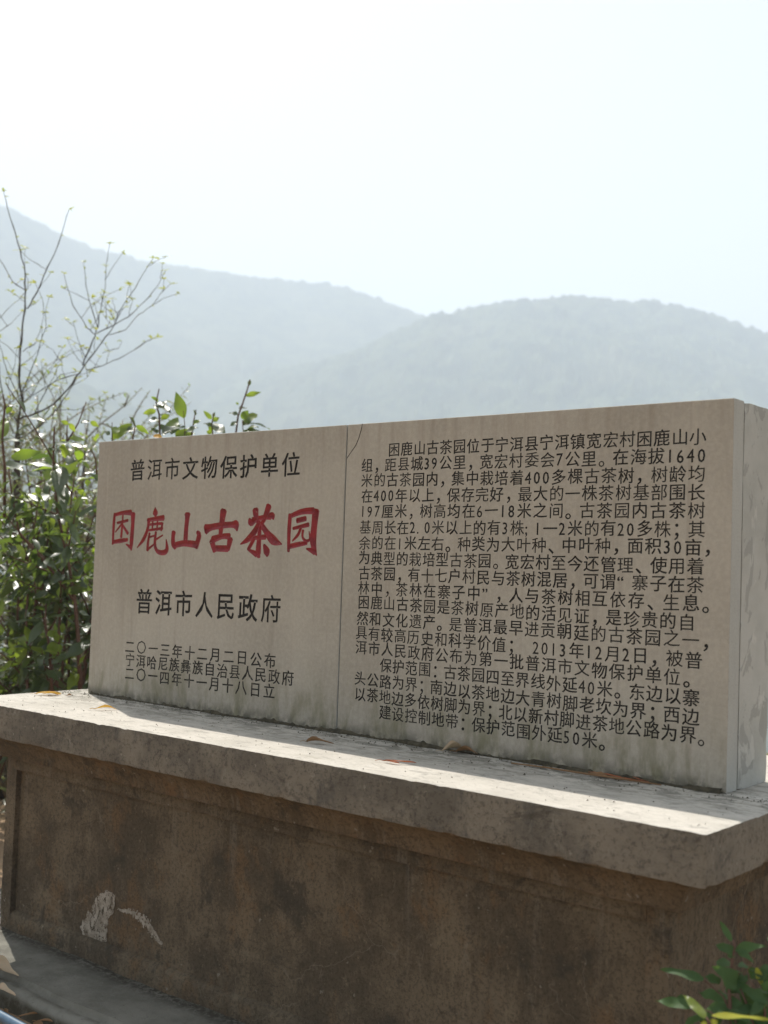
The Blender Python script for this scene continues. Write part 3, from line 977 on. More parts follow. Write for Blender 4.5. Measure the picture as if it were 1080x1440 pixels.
def letter_lines(block, lines, rng, size_w, size_h, weight):
    out = []
    for text, x0, z0, x1, z1 in lines:
        tot = sum(adv(c) for c in text) - (1.0 - 0.80) - (0.55 if text[-1] in '，。' else 0)
        pitch = (x1 - x0) / tot
        gw = min(size_w, pitch * 0.88)
        cur = 0.0
        for ch in text:
            if ch != ' ':
                P, T, E, N = glyph({'—': '一'}.get(ch, ch))
                heavy = weight * rng.choice((0.5, 1.0, 1.0, 1.3))
                dig = ch in '0123456789.;'
                zb = z0 + (z1 - z0) * (cur + 0.40) / tot + rng.uniform(-0.0012, 0.0012)
                xb = x0 + cur * pitch + rng.uniform(-0.0008, 0.0008)
                sw, sh = (gw * 0.98, size_h * 1.16) if dig else (gw * 1.09, size_h * 1.09)
                if ch in '，。；：、':
                    sw, sh = sw * 1.15, sh * 1.15
                zoff = 0.365 if dig else 0.375
                rot = rng.uniform(-0.012, 0.012)
                flat = []
                for (px, py), (nx, ny) in zip(P, N):
                    px, py = px + nx * heavy * (1.25 if abs(nx) > 0.7 else 1.0), py + ny * heavy
                    gx, gz = px * sw, (py - zoff) * sh
                    wob = 0.0006 * noise.noise((xb * 60 + gx * 110, zb * 60 + gz * 110, 0))
                    flat.append((xb + gx - gz * rot, zb + gz + gx * (rot + 0.028) + wob))
                out.append((block, flat, E))
            cur += adv(ch)
    return out

rng = random.Random(5)
CRACK = [[(-1.258, 1.004, 0.0022), (-1.264, 0.975, 0.0032), (-1.281, 0.935, 0.0030), (-1.304, 0.908, 0.0026), (-1.3235, 0.886, 0.0030)]]
RED = [[(x, z, w * (0.68 if i >= len(RED) - 4 else 1.0)) for x, z, w in st] for i, st in enumerate(RED)]
slab_a = slab(MX0, SEAM - 0.0022, (chisel_cuts(RED, M['red'], 0.24, True, 1.7), 'red_title'),
    letter_lines('heading_text', [('普洱市文物保护单位', -2.450, 0.878, -1.539, 0.876)], rng, 0.084, 0.080, 0.014) +
    letter_lines('government_text', [('普洱市人民政府', -2.379, 0.378, -1.604, 0.381)], rng, 0.092, 0.092, 0.014) +
    letter_lines('date_text', [
    ('二〇一三年十二月二日公布', -2.432, 0.202, -1.614, 0.207),
    ('宁洱哈尼族彝族自治县人民政府', -2.428, 0.151, -1.530, 0.155),
    ('二〇一四年十一月十八日立', -2.427, 0.100, -1.613, 0.104)], rng, 0.054, 0.049, 0.012))
slab_b = slab(SEAM + 0.0022, MX1, (chisel_cuts(CRACK, M['groove'], 1.5), 'crack'),
    letter_lines('body_text', [
    ('困鹿山古茶园位于宁洱县宁洱镇宽宏村困鹿山小', -1.146, 0.910, -0.080, 0.905),
    ('组，距县城39公里，宽宏村委会7公里。在海拔1640', -1.257, 0.863, -0.078, 0.856),
    ('米的古茶园内，集中栽培着400多棵古茶树，树龄均', -1.255, 0.814, -0.081, 0.807),
    ('在400年以上，保存完好，最大的一株茶树基部围长', -1.252, 0.765, -0.081, 0.760),
    ('197厘米，树高均在6—18米之间。古茶园内古茶树', -1.255, 0.716, -0.079, 0.712),
    ('基周长在2.0米以上的有3株;1—2米的有20多株；其', -1.255, 0.664, -0.079, 0.664),
    ('余的在1米左右。种类为大叶种、中叶种，面积30亩，', -1.256, 0.614, -0.070, 0.618),
    ('为典型的栽培型古茶园。宽宏村至今还管理、使用着', -1.255, 0.566, -0.079, 0.567),
    ('古茶园，有十七户村民与茶树混居，可谓“寨子在茶', -1.253, 0.517, -0.078, 0.520),
    ('林中，茶林在寨子中”，人与茶树相互依存、生息。', -1.253, 0.470, -0.070, 0.472),
    ('困鹿山古茶园是茶树原产地的活见证，是珍贵的自', -1.251, 0.425, -0.099, 0.422),
    ('然和文化遗产。是普洱最早进贡朝廷的古茶园之一，', -1.254, 0.373, -0.070, 0.378),
    ('具有较高历史和科学价值； 2013年12月2日，被普', -1.256, 0.326, -0.078, 0.326),
    ('洱市人民政府公布为第一批普洱市文物保护单位。', -1.255, 0.281, -0.119, 0.278),
    ('保护范围：古茶园四至界线外延40米。东边以寨', -1.151, 0.232, -0.083, 0.229),
    ('头公路为界；南边以茶地边大青树脚老坎为界；西边', -1.254, 0.181, -0.084, 0.181),
    ('以茶地边多依树脚为界；北以新村脚进茶地公路为界。', -1.252, 0.133, -0.075, 0.134),
    ('建设控制地带：保护范围外延50米。', -1.147, 0.085, -0.361, 0.087)], rng, 0.046, 0.043, 0.010))
slab_a['label'] = 'slab with the large red title'
slab_b['label'] = 'slab covered with small black text'
bj = MB()
bj.box(SEAM - 0.006, SEAM + 0.006, 0.010, 0.0665, 0.0, 0.985)
bj.box(MX0 + 0.01, MX1 - 0.006, 0.0638, 0.0688, 0.0, 0.990)
bj.build('joint_filler', M['groove'], mon)


# ---------------------------------------------------------------- plants
SUNV = Vector((-0.648, 0.297, 1.0)).normalized()

def bend(a, b, rng, k=5, amp=0.05):
    a, b = Vector(a), Vector(b)
    L = (b - a).length
    off = Vector((rng.uniform(-1, 1), rng.uniform(-1, 1), rng.uniform(-.3, .3))) * amp * L
    return [a.lerp(b, i / k) + off * math.sin(math.pi * i / k) for i in range(k + 1)]

def shrub(name, label, cat, base, height, spread, rng, nstem, leaf, mats, group, per=22, side=4, r0=0.012, lean=(0, 0), low=0.15, extra=None):
    """A woody shrub: stems fanning from one foot, side shoots, leaves set spirally along them."""
    bx, by = base
    root = thing(name, label, cat, (bx, by, ground_z(bx, by)), group)
    b0 = Vector(root.location)
    wood, fol, yng = MB(), MB(), MB()
    def leaves_on(pts, count, start, size):
        for k in range(count):
            t = start + (1 - start) * (k + rng.random() * 0.8) / count
            i = min(len(pts) - 2, int(t * (len(pts) - 1)))
            p = pts[i].lerp(pts[i + 1], t * (len(pts) - 1) - i)
            ax = (pts[i + 1] - pts[i]).normalized()
            an = k * 2.4 + rng.uniform(-.5, .5)
            s = ax.orthogonal().normalized()
            out = s * math.cos(an) + ax.cross(s) * math.sin(an)
            d = out + ax * rng.uniform(0.1, 0.8) + Vector((0, 0, rng.uniform(-0.45, 0.25)))
            if p.z > 0 and p.x + 0.648 * p.z > -2.86 and p.y - 0.297 * p.z < 0.04:
                continue
            if -3.3 < p.x + 0.648 * (p.z + 0.85) < -2.15 and p.y - 0.297 * (p.z + 0.85) < -0.30:
                continue
            up = Vector((0.05 + rng.gauss(0, .42), -0.12 + rng.gauss(0, .42), 1))
            L = size * rng.uniform(0.55, 1.15)
            tip = t > 0.88
            (yng if tip and rng.random() < 0.7 else fol).leaf(p, d, up, L * (0.75 if tip else 1), L * rng.uniform(0.27, 0.38), rng.uniform(0.1, 0.4), rng.uniform(0.05, 0.45), rng.uniform(-.15, .2), st=5 if leaf > 0.07 else 4)
    for s in range(nstem):
        an = 2 * math.pi * (s + rng.random() * 0.7) / nstem
        h = height * rng.uniform(0.72, 1.0)
        top = b0 + Vector((math.cos(an) * spread * rng.uniform(0.4, 1) + lean[0], math.sin(an) * spread * rng.uniform(0.4, 1) + lean[1], h))
        pts = bend(b0 + Vector((math.cos(an), math.sin(an), 0)) * 0.05, top, rng, 8, 0.10)
        wood.tube(pts, [r0 * (1 - 0.75 * i / 8) for i in range(9)], 6)
        leaves_on(pts, int(per * 0.8), 0.35, leaf)
        for q in range(5):                                    # the tuft that closes each stem
            a2 = q * 2.4 + rng.random()
            d = Vector((math.cos(a2), math.sin(a2), rng.uniform(0.3, 1.6)))
            L = leaf * rng.uniform(0.5, 0.9)
            if top.z > 0 and top.x + 0.648 * top.z > -2.95 and top.y - 0.297 * top.z < 0.04:
                continue
            (yng if q > 2 else fol).leaf(pts[-1] - Vector((0, 0, 0.03 * q)), d, Vector((0, -0.3, 1)), L, L * 0.42, 0.25, 0.3, 0.0)
        for q in range(side):
            t = rng.uniform(low, 0.92)
            i = min(7, int(t * 8))
            p = pts[i].lerp(pts[i + 1], t * 8 - i)
            a2 = an + rng.uniform(-1.7, 1.7)
            ln = height * rng.uniform(0.16, 0.34)
            e = p + Vector((math.cos(a2) * ln * 0.75, math.sin(a2) * ln * 0.75, ln * rng.uniform(0.25, 0.95)))
            sp = bend(p, e, rng, 5, 0.10)
            wood.tube(sp, [r0 * 0.45 * (1 - 0.7 * k / 5) for k in range(6)], 5)
            leaves_on(sp, per, 0.12, leaf)
    if extra:
        extra(wood, fol, yng)
    wood.build('stem', mats[0], root, True)
    fol.build('foliage', mats[1], root, True)
    if yng.f:
        yng.build('young_foliage', mats[2], root, True)
    return root

def px_leaf(mb, base, tip, wpx, dist, kind, rng, ddist=0.0, fold=0.2, droop=0.18, point=False):
    """A leaf placed by bearing: g = tilted so it mirrors the sun, t = hanging against the light, d = in between."""
    a, b = at(base[0], base[1], dist), at(tip[0], tip[1], dist + ddist)
    d = b - a
    view = (CAM - a).normalized()
    if kind == 'g':
        up = (SUNV + view).normalized()
    elif kind == 'f':
        up = view * 0.75 + Vector((0, 0, 0.55))
    elif kind == 't':
        up = view * 0.9 + Vector((0, 0, 0.25)) + Vector((-0.3, 0.1, 0))
    else:
        up = Vector((0, 0, 1)) + view * 0.8
    up = up + Vector((rng.gauss(0, .06), rng.gauss(0, .06), rng.gauss(0, .06)))
    w = wpx / F_PX * dist
    mb.leaf(a, d, up, d.length * 1.02, w * 1.18, fold if kind != 'g' else 0.08, droop if kind != 'g' else 0.08, 0.05, 8, 0.02, point)

def zc(ox, oy, k):
    return lambda x, y: (ox + x / k, oy + y / k)

# shoots that rise above the top of the slab
Z3 = zc(80, 520, 3.375)
def shoot_tips_a(wood, fol, yng):
    r = random.Random(31)
    D = 6.25
    def stem(pts, r_, dd=0.0):
        P = [at(*Z3(x, y), D + dd) for x, y in pts]
        P = [P[0] - Vector((0, 0, 0.45)) + Vector((0.02, 0.05, 0))] + P
        wood.tube(P, [r_ * (1 - 0.5 * i / (len(P) - 1)) for i in range(len(P))], 6)
    stem([(490, 320), (485, 210), (470, 160), (485, 90)], 0.006)
    stem([(640, 310), (650, 240), (660, 190)], 0.005)
    stem([(607, 300), (606, 250), (600, 195)], 0.003)
    stem([(360, 330), (372, 265), (345, 222)], 0.005)
    stem([(262, 330), (262, 250)], 0.004)
    for (a, b, w, k, dd) in [((470, 195), (410, 205), 26, 't', 0.0), ((465, 170), (535, 182), 50, 'd', -.1), ((470, 160), (510, 165), 30, 'g', -.05),
                             ((495, 235), (535, 210), 24, 't', .0), ((608, 230), (558, 104), 50, 't', .05), ((520, 300), (580, 215), 44, 't', .1),
                             ((510, 300), (600, 262), 40, 'g', -.08), ((560, 310), (650, 296), 44, 't', 0.0), ((500, 310), (545, 285), 30, 'g', -.1),
                             ((480, 300), (450, 275), 26, 'd', 0.0), ((265, 328), (355, 246), 46, 't', .05), ((350, 225), (375, 265), 18, 'd', 0.0),
                             ((375, 265), (435, 300), 24, 't', 0.0), ((255, 310), (225, 292), 26, 'g', 0.0), ((660, 215), (652, 190), 10, 'd', 0.0),
                             ((540, 300), (520, 250), 34, 'd', .1), ((600, 300), (640, 262), 26, 'g', .1)]:
        px_leaf(fol if k == 'd' else (yng if k == 't' else fol), Z3(*a), Z3(*b), w / 3.375, D, k, r, dd)
    for (a, b, w, k) in [((488, 215), (545, 235), 36, 'd'), ((486, 240), (430, 232), 32, 'd'), ((480, 185), (520, 140), 26, 'd'), ((488, 280), (545, 268), 40, 'd'), ((486, 262), (440, 290), 34, 'd'),
                         ((505, 310), (560, 250), 44, 'd'), ((540, 305), (585, 255), 40, 'd'), ((610, 300), (660, 268), 36, 'd'), ((650, 260), (680, 230), 20, 't'), ((372, 275), (330, 290), 30, 'd'),
                         ((262, 280), (240, 250), 22, 'd'), ((262, 300), (300, 268), 34, 't'), ((480, 150), (455, 128), 18, 't')]:
        px_leaf(fol if k == 'd' else yng, Z3(*a), Z3(*b), w / 3.375, D + r.uniform(-.1, .1), k, r, r.uniform(-.1, .1))
    yng_amber.leaf(at(*Z3(455, 318), D - 0.2), Vector((1, 0.2, 0.1)), Vector((0, -1, 1)), 0.05, 0.035, 0.4, 0.3)

def shoot_tips_b(wood, fol, yng):
    r = random.Random(32)
    D = 6.4
    def stem(pts, r_):
        P = [at(*Z3(x, y), D) for x, y in pts]
        P = [P[0] - Vector((0, 0, 0.45)) + Vector((0.02, 0.05, 0))] + P
        wood.tube(P, [r_ * (1 - 0.45 * i / (len(P) - 1)) for i in range(len(P))], 6)
    stem([(850, 300), (860, 220), (885, 150), (905, 90), (916, 48)], 0.006)
    stem([(740, 310), (735, 260), (745, 205)], 0.005)
    stem([(885, 310), (880, 240)], 0.004)
    for (a, b, w, k, dd) in [((895, 125), (966, 103), 22, 't', 0.0), ((912, 75), (916, 46), 14, 'd', 0.0), ((880, 235), (905, 192), 34, 't', 0.0),
                             ((890, 250), (955, 195), 40, 't', .1), ((890, 290), (945, 255), 40, 'd', -.1), ((915, 255), (1016, 262), 24, 'd', .1),
                             ((885, 288), (940, 280), 34, 'g', -.1), ((735, 235), (698, 195), 20, 't', 0.0), ((738, 290), (728, 252), 26, 't', 0.0),
                             ((745, 255), (795, 300), 44, 'g', -.1), ((735, 300), (710, 292), 20, 't', 0.0), ((862, 165), (850, 155), 10, 't', 0.0), ((742, 225), (748, 200), 12, 'd', 0.0), ((862, 215), (820, 200), 24, 'd', 0.0), ((868, 190), (905, 165), 26, 'd', .1), ((858, 250), (820, 262), 26, 'd', 0.0),
                             ((885, 265), (925, 225), 36, 'd', .05), ((900, 295), (965, 285), 36, 'd', 0.0), ((738, 270), (700, 250), 24, 'd', 0.0), ((738, 245), (770, 225), 22, 't', 0.0)]:
        px_leaf(fol if k != 't' else yng, Z3(*a), Z3(*b), w / 3.375, D, k, r, dd)

# large leaves at the left edge and beside the slab
Z5 = zc(0, 560, 6.543)
Z6 = zc(0, 760, 6.543)
def big_leaves_left(wood, fol, yng):
    r = random.Random(33)
    D = 6.1
    for Z, (a, b, w, k, dd) in [(Z5, q) for q in [
            ((0, 380), (45, 160), 110, 't', .1), ((100, 545), (352, 487), 84, 't', -.1), ((45, 640), (255, 575), 100, 'd', .1), ((10, 385), (205, 375), 50, 'g', -.1),
            ((60, 140), (110, 70), 44, 't', 0.0), ((75, 60), (165, 70), 36, 'g', 0.0), ((95, 680), (190, 735), 44, 'g', 0.0), ((200, 960), (290, 880), 80, 't', 0.1),
            ((240, 880), (400, 945), 46, 'g', -.1), ((20, 1115), (100, 1130), 34, 'g', 0.0)]] + [(Z6, q) for q in [
            ((300, 905), (110, 900), 60, 't', 0.1), ((220, 920), (160, 1140), 90, 't', 0.0), ((100, 905), (0, 895), 46, 'g', 0.0)]]:
        px_leaf(yng if k == 't' else fol, Z(*a), Z(*b), w / 6.543, D, k, r, dd)
    P = [at(*Z5(40, 1100), D), at(*Z5(45, 640), D), at(*Z5(20, 380), D), at(*Z5(45, 60), D), at(*Z5(25, -40), D)]
    wood.tube(P, [0.008, 0.007, 0.006, 0.005, 0.003], 6)

def big_leaves_right(wood, fol, yng):
    r = random.Random(34)
    D = 6.0
    for Z, (a, b, w, k, dd) in [(Z5, q) for q in [
            ((540, 480), (420, 462), 50, 'g', 0.0), ((600, 415), (830, 445), 50, 'g', -.1), ((640, 375), (800, 365), 50, 't', 0.1), ((560, 640), (545, 830), 130, 'd', -.2),
            ((580, 800), (590, 980), 100, 'd', -.2), ((360, 580), (480, 605), 40, 'g', 0.0), ((335, 670), (425, 660), 40, 'g', 0.0), ((520, 440), (620, 380), 80, 'd', .1),
            ((600, 430), (570, 560), 100, 't', .1), ((560, 210), (640, 240), 34, 't', 0.0), ((640, 230), (690, 310), 40, 't', 0.0), ((740, 225), (830, 205), 44, 'g', 0.0),
            ((830, 215), (910, 260), 40, 't', 0.0), ((900, 330), (870, 370), 60, 't', .1), ((720, 925), (850, 900), 26, 'g', 0.0), ((770, 690), (880, 675), 30, 'g', 0.0),
            ((410, 1070), (610, 1105), 44, 'g', 0.0), ((500, 960), (400, 1040), 90, 't', 0.1), ((510, 1120), (410, 1230), 90, 't', .1), ((590, 1160), (660, 1165), 50, 't', 0.0),
            ((600, 990), (740, 990), 30, 'g', 0.0), ((470, 820), (480, 700), 60, 't', .1), ((830, 760), (770, 830), 70, 't', .1), ((720, 480), (740, 560), 70, 't', .1)]] + [(Z6, q) for q in [
            ((425, 580), (255, 460), 60, 'g', 0.1), ((470, 570), (600, 500), 60, 'g', 0.1), ((380, 740), (110, 730), 62, 'g', .1), ((440, 715), (600, 665), 80, 'g', -.1),
            ((390, 750), (260, 930), 70, 'd', -.1), ((610, 120), (720, 70), 60, 'g', 0.0), ((830, 930), (600, 1060), 110, 'd', -.1), ((640, 1050), (500, 1100), 70, 'd', -.1),
            ((450, 830), (490, 890), 60, 't', 0.0), ((510, 850), (530, 940), 50, 't', 0.0), ((580, 760), (570, 850), 40, 't', 0.0), ((480, 930), (500, 1060), 90, 't', 0.0),
            ((520, 980), (590, 1040), 80, 't', .1), ((720, 650), (830, 690), 50, 'g', 0.0), ((830, 760), (750, 850), 70, 'g', -.1), ((770, 360), (840, 420), 90, 't', .1),
            ((500, 1200), (580, 1250), 50, 'g', 0.0), ((390, 1150), (430, 1130), 50, 'g', 0.0), ((600, 1150), (660, 1180), 40, 't', 0.0), ((430, 380), (540, 440), 44, 'g', 0.0),
            ((330, 220), (240, 260), 60, 't', 0.0)]]:
        px_leaf(yng if k == 't' else fol, Z(*a), Z(*b), w / 6.543, D, k, r, dd)
    for pts, r_ in [([Z6(740, 1440), Z6(720, 900), Z6(690, 560), Z6(640, 260), Z5(530, 1050), Z5(490, 600), Z5(500, 260)], 0.011),
                    ([Z6(480, 1400), Z6(450, 950), Z6(415, 740), Z6(425, 580)], 0.008), ([Z6(690, 560), Z6(420, 200), Z6(180, -60), Z5(110, 900), Z5(80, 650)], 0.008),
                    ([Z5(620, 400), Z5(720, 230), Z5(795, 30)], 0.005), ([Z5(615, 400), Z5(620, 160)], 0.004), ([Z5(890, 700), Z5(880, 560), Z5(840, 480)], 0.005)]:
        P = [at(*q, D + 0.05) for q in pts]
        wood.tube(P, [r_ * (1 - 0.6 * i / (len(P) - 1)) for i in range(len(P))], 6)

yng_amber = MB()
TEA = (M['red_bark'], M['tea'], M['young'])
GR = 'leafy shrubs growing behind the monument'
p = at(95, 900, 6.55)
shrub('tea_shrub', 'dark glossy leaved tea shrub standing directly against the left end of the stele', 'shrub', (p.x, p.y), 2.0, 0.36, random.Random(1), 8, 0.135, TEA, GR, 17, 7, 0.012, extra=big_leaves_right)
p = at(-25, 900, 6.9)
shrub('tea_shrub', 'tea shrub with big backlit leaves cut off by the left picture edge', 'shrub', (p.x, p.y), 2.1, 0.42, random.Random(2), 7, 0.14, TEA, GR, 15, 7, 0.012, extra=big_leaves_left)
p = at(232, 800, 6.6)
shrub('tea_shrub', 'tea shrub whose bunched leafy tips rise over the heading of the left slab', 'shrub', (p.x, p.y), 1.65, 0.28, random.Random(3), 7, 0.12, TEA, GR, 24, 6, 0.012, extra=shoot_tips_a)
p = at(335, 800, 6.8)
shrub('tea_shrub', 'tea shrub showing only a tall thin shoot over the middle of the left slab', 'shrub', (p.x, p.y), 1.55, 0.25, random.Random(4), 5, 0.12, TEA, GR, 20, 4, 0.012, extra=shoot_tips_b)
ya = yng_amber.build('yellow_leaf', M['amber'])
tag(recenter(ya), 'small amber leaf caught just above the top edge of the left slab', 'leaf')
OL = (M['twig'], M['far_leaf'], M['young'])
for i, (px, d, h, sp, lab) in enumerate([
        (40, 8.0, 2.5, 0.75, 'twiggy olive green shrub just behind the glossy tea shrub beside the stele'),
        (118, 8.6, 2.75, 0.75, 'twiggy olive green shrub partly hidden behind the left slab edge'),
        (-60, 8.8, 2.8, 0.8, 'olive green shrub behind the big backlit leaves at the left picture edge'),
        (60, 11.0, 3.5, 1.0, 'far pale olive shrub seen through gaps between the tea leaves'),
        (170, 11.5, 3.2, 1.0, 'far pale olive shrub mostly hidden behind the left slab'),
        (-40, 12.0, 3.8, 1.1, 'far pale olive shrub at the left picture edge behind the bare tree')]):
    p = at(px, 800, d)
    shrub('wild_shrub', lab, 'shrub', (p.x, p.y), h, sp, random.Random(40 + i), 11, 0.05 if d < 10 else 0.055, OL, GR, 34, 12, 0.014, low=0.05)

def undergrowth():
    r = random.Random(77)
    mb = MB()
    for _ in range(2600):
        d = r.uniform(6.6, 15)
        px = r.uniform(-260, 420)
        p = at(px, 800, d)
        z = ground_z(p.x, p.y)
        h = r.random() ** 2 * 0.9
        q = Vector((p.x, p.y, z + 0.03 + h))
        if q.x > -3.0 - max(0, (q.z + 0.0)) * 0.7 and q.y < 0.9:
            continue
        a = r.uniform(0, 6.28)
        mb.leaf(q, Vector((math.cos(a), math.sin(a), r.uniform(-.2, .7))), Vector((r.gauss(0, .4), r.gauss(0, .4), 1)), r.uniform(0.08, 0.2), r.uniform(0.03, 0.06), .2, .3, 0, 4)
    o = mb.build('undergrowth', M['far_leaf'], None, True)
    o['kind'] = 'stuff'
    tag(o, 'low tangled green undergrowth on the slope behind the shrubs', 'undergrowth')
undergrowth()

# bare spring tree
def bare_tree():
    r = random.Random(9)
    D = 8.2
    Z = zc(0, 250, 3.892)
    foot = at(22, 760, D)
    foot.z = ground_z(foot.x, foot.y)
    root = thing('bare_tree', 'slender nearly leafless tree with thin upswept twigs at the left', 'tree', foot)
    wood, bud = MB(), MB()
    P0 = [foot, at(24, 700, D), at(24, 640, D), at(*Z(97, 1400), D)]
    trunk = MB()
    trunk.tube(P0, [0.028, 0.024, 0.021, 0.018], 8)
    br = [
        ([(97, 1400), (100, 1330), (120, 1220), (105, 1100), (110, 980), (122, 850), (135, 720), (140, 620), (130, 480), (100, 360), (70, 260), (40, 160), (20, 75)], .016, .0035, 0.0),
        ([(105, 1320), (125, 1308), (200, 1290), (290, 1240), (370, 1160), (440, 1060), (500, 980), (560, 900), (620, 810), (660, 720), (740, 600), (838, 440)], .013, .003, -.3),
        ([(97, 1430), (130, 1420), (230, 1350), (310, 1270), (370, 1180), (420, 1100)], .012, .006, .25),
        ([(150, 715), (200, 630), (260, 490), (310, 380), (345, 290), (378, 175)], .008, .003, -.3),
        ([(138, 620), (70, 570), (20, 480), (-40, 400)], .006, .003, .3),
        ([(450, 1030), (510, 890), (535, 820), (550, 720), (575, 600), (580, 485)], .009, .003, .2),
        ([(532, 820), (495, 700), (470, 590), (455, 460)], .006, .003, .4), ([(525, 860), (480, 820), (400, 700), (350, 525)], .006, .003, -.1),
        ([(530, 850), (620, 805), (700, 760), (790, 680), (860, 590), (907, 508)], .007, .003, .3), ([(600, 860), (690, 830), (760, 750), (830, 700), (897, 608)], .005, .0025, -.2),
        ([(470, 1055), (560, 1025), (650, 990), (740, 940), (830, 880)], .006, .003, .3), ([(470, 990), (430, 900), (400, 790)], .005, .0025, .2),
        ([(440, 1070), (330, 1100), (230, 1160), (150, 1210), (115, 1240)], .006, .004, .4), ([(125, 950), (190, 910), (220, 840), (240, 735)], .005, .0025, .3),
        ([(118, 1180), (180, 1030), (215, 930), (240, 840), (265, 815)], .006, .0025, -.3), ([(120, 1240), (160, 1210), (230, 1090), (300, 1010), (345, 930)], .006, .0025, .4),
        ([(115, 1230), (60, 1110), (20, 1000), (-10, 870)], .006, .003, .2), ([(100, 1340), (30, 1250), (5, 1130), (-6, 1000)], .009, .004, -.2),
        ([(110, 990), (40, 920), (-10, 880)], .004, .0025, 0.0), ([(-10, 775), (60, 700), (120, 655)], .004, .002, .3), ([(-10, 845), (60, 800), (125, 730)], .004, .002, .1),
        ([(370, 1130), (345, 1060), (335, 985)], .004, .0025, .2), ([(560, 960), (650, 930), (668, 895)], .004, .002, .1), ([(640, 760), (625, 700), (612, 665)], .003, .002, 0.0),
        ([(300, 1270), (420, 1270), (500, 1235), (575, 1180)], .004, .002, .3), ([(250, 1180), (240, 1090), (225, 1000)], .003, .002, .2), ([(70, 1400), (40, 1300), (60, 1200), (30, 1100)], .005, .003, .1),
        ([(180, 1300), (260, 1150), (330, 1080), (420, 1060)], .005, .003, -.2), ([(140, 640), (155, 560), (130, 500), (140, 385)], .003, .002, 0.1), ([(430, 1090), (495, 1060)], .003, .002, 0.0),
        ([(395, 1140), (470, 1100), (500, 1060)], .003, .002, .1), ([(610, 810), (560, 740)], .003, .002, .1)]
    tips = []
    def limb(pts, r0, r1, dd, mb):
        n = len(pts)
        P = []
        for i, q in enumerate(pts):
            t = i / max(n - 1, 1)
            P.append(at(*Z(*q), D + dd * t) if True else None)
        S = []
        for i in range(len(P) - 1):
            for k in range(3):
                S.append(P[i].lerp(P[i + 1], k / 3) + Vector((r.uniform(-1, 1), r.uniform(-1, 1), r.uniform(-1, 1))) * 0.004)
        S.append(P[-1])
        m = len(S)
        mb.tube(S, [(r0 + (r1 - r0) * i / (m - 1)) * (1 + (0.35 if i % 4 == 2 else 0)) * 0.52 for i in range(m)], 5)
        for i, s in enumerate(S[2:]):
            if r.random() < 0.18:
                a = r.uniform(0, 6.28)
                for _ in range(r.choice((1, 1, 2, 3))):
                    bud.leaf(s, Vector((math.cos(a) + r.uniform(-.4, .4), math.sin(a), r.uniform(-.1, .9))), Vector((r.gauss(0, .5), r.gauss(0, .5), 1)), r.uniform(0.012, 0.032), r.uniform(0.006, 0.014), .3, .2, 0, 3)
        tips.append(S[-1])
    for pts, r0, r1, dd in br:
        limb(pts, r0, r1, dd, wood)
        for _ in range(max(1, len(pts) - 2)):
            k = r.randrange(0, len(pts) - 1)
            t = r.random()
            x, y = (pts[k][j] + (pts[k + 1][j] - pts[k][j]) * t for j in (0, 1))
            if y > 480:
                a = r.uniform(-1.15, 1.15)
                L = r.uniform(50, 190)
                w_ = r.uniform(-.2, .2)
                limb([(x, y), (x + L * .5 * math.sin(a), y - L * .5 * math.cos(a)), (x + L * math.sin(a + w_), y - L * math.cos(a + w_))], .0035, .0022, dd * t + r.uniform(-.25, .25), wood)
    for t_ in tips:
        for k in range(4):
            a = r.uniform(0, 6.28)
            bud.leaf(t_, Vector((math.cos(a), math.sin(a), r.uniform(0, .9))), Vector((r.gauss(0, .4), r.gauss(0, .4), 1)), r.uniform(0.02, 0.045), r.uniform(0.010, 0.018), .3, .2, 0, 3)
    trunk.build('trunk', M['bark'], root, True)
    wood.build('branches', M['bark'], root, True)
    bud.build('spring_foliage', M['lime_leaf'], root, True)
bare_tree()

def far_sapling():
    r = random.Random(19)
    D = 9.5
    Z = zc(0, 250, 3.892)
    foot = at(118, 760, D)
    foot.z = ground_z(foot.x, foot.y)
    root = thing('sapling', 'thin bare sapling leaning right, just clear of the top left slab corner', 'tree', foot)
    tr, wood, bud = MB(), MB(), MB()
    tr.tube([foot, at(116, 690, D), at(*Z(470, 1430), D)], [0.016, 0.012, 0.009], 6)
    for pts in ([(470, 1430), (560, 1340), (620, 1295), (690, 1240), (778, 1148)], [(700, 1380), (740, 1290), (785, 1215), (822, 1163)], [(560, 1345), (690, 1400), (740, 1300)], [(470, 1430), (480, 1350), (492, 1260)], [(680, 1255), (700, 1200), (695, 1180)]):
        P = [at(*Z(*q), D) for q in pts]
        wood.tube(P, [0.007 * (1 - 0.65 * i / (len(P) - 1)) for i in range(len(P))], 5)
        for i in range(14):
            t = r.random() * (len(P) - 1)
            q = P[int(t)].lerp(P[min(int(t) + 1, len(P) - 1)], t % 1)
            a = r.uniform(0, 6.28)
            bud.leaf(q, Vector((math.cos(a), math.sin(a), .4)), Vector((0, 0, 1)), r.uniform(.02, .06), .016, .3, .2, 0, 3)
    tr.build('trunk', M['bark'], root, True)
    wood.build('branches', M['twig'], root, True)
    bud.build('spring_foliage', M['far_leaf'], root, True)
far_sapling()

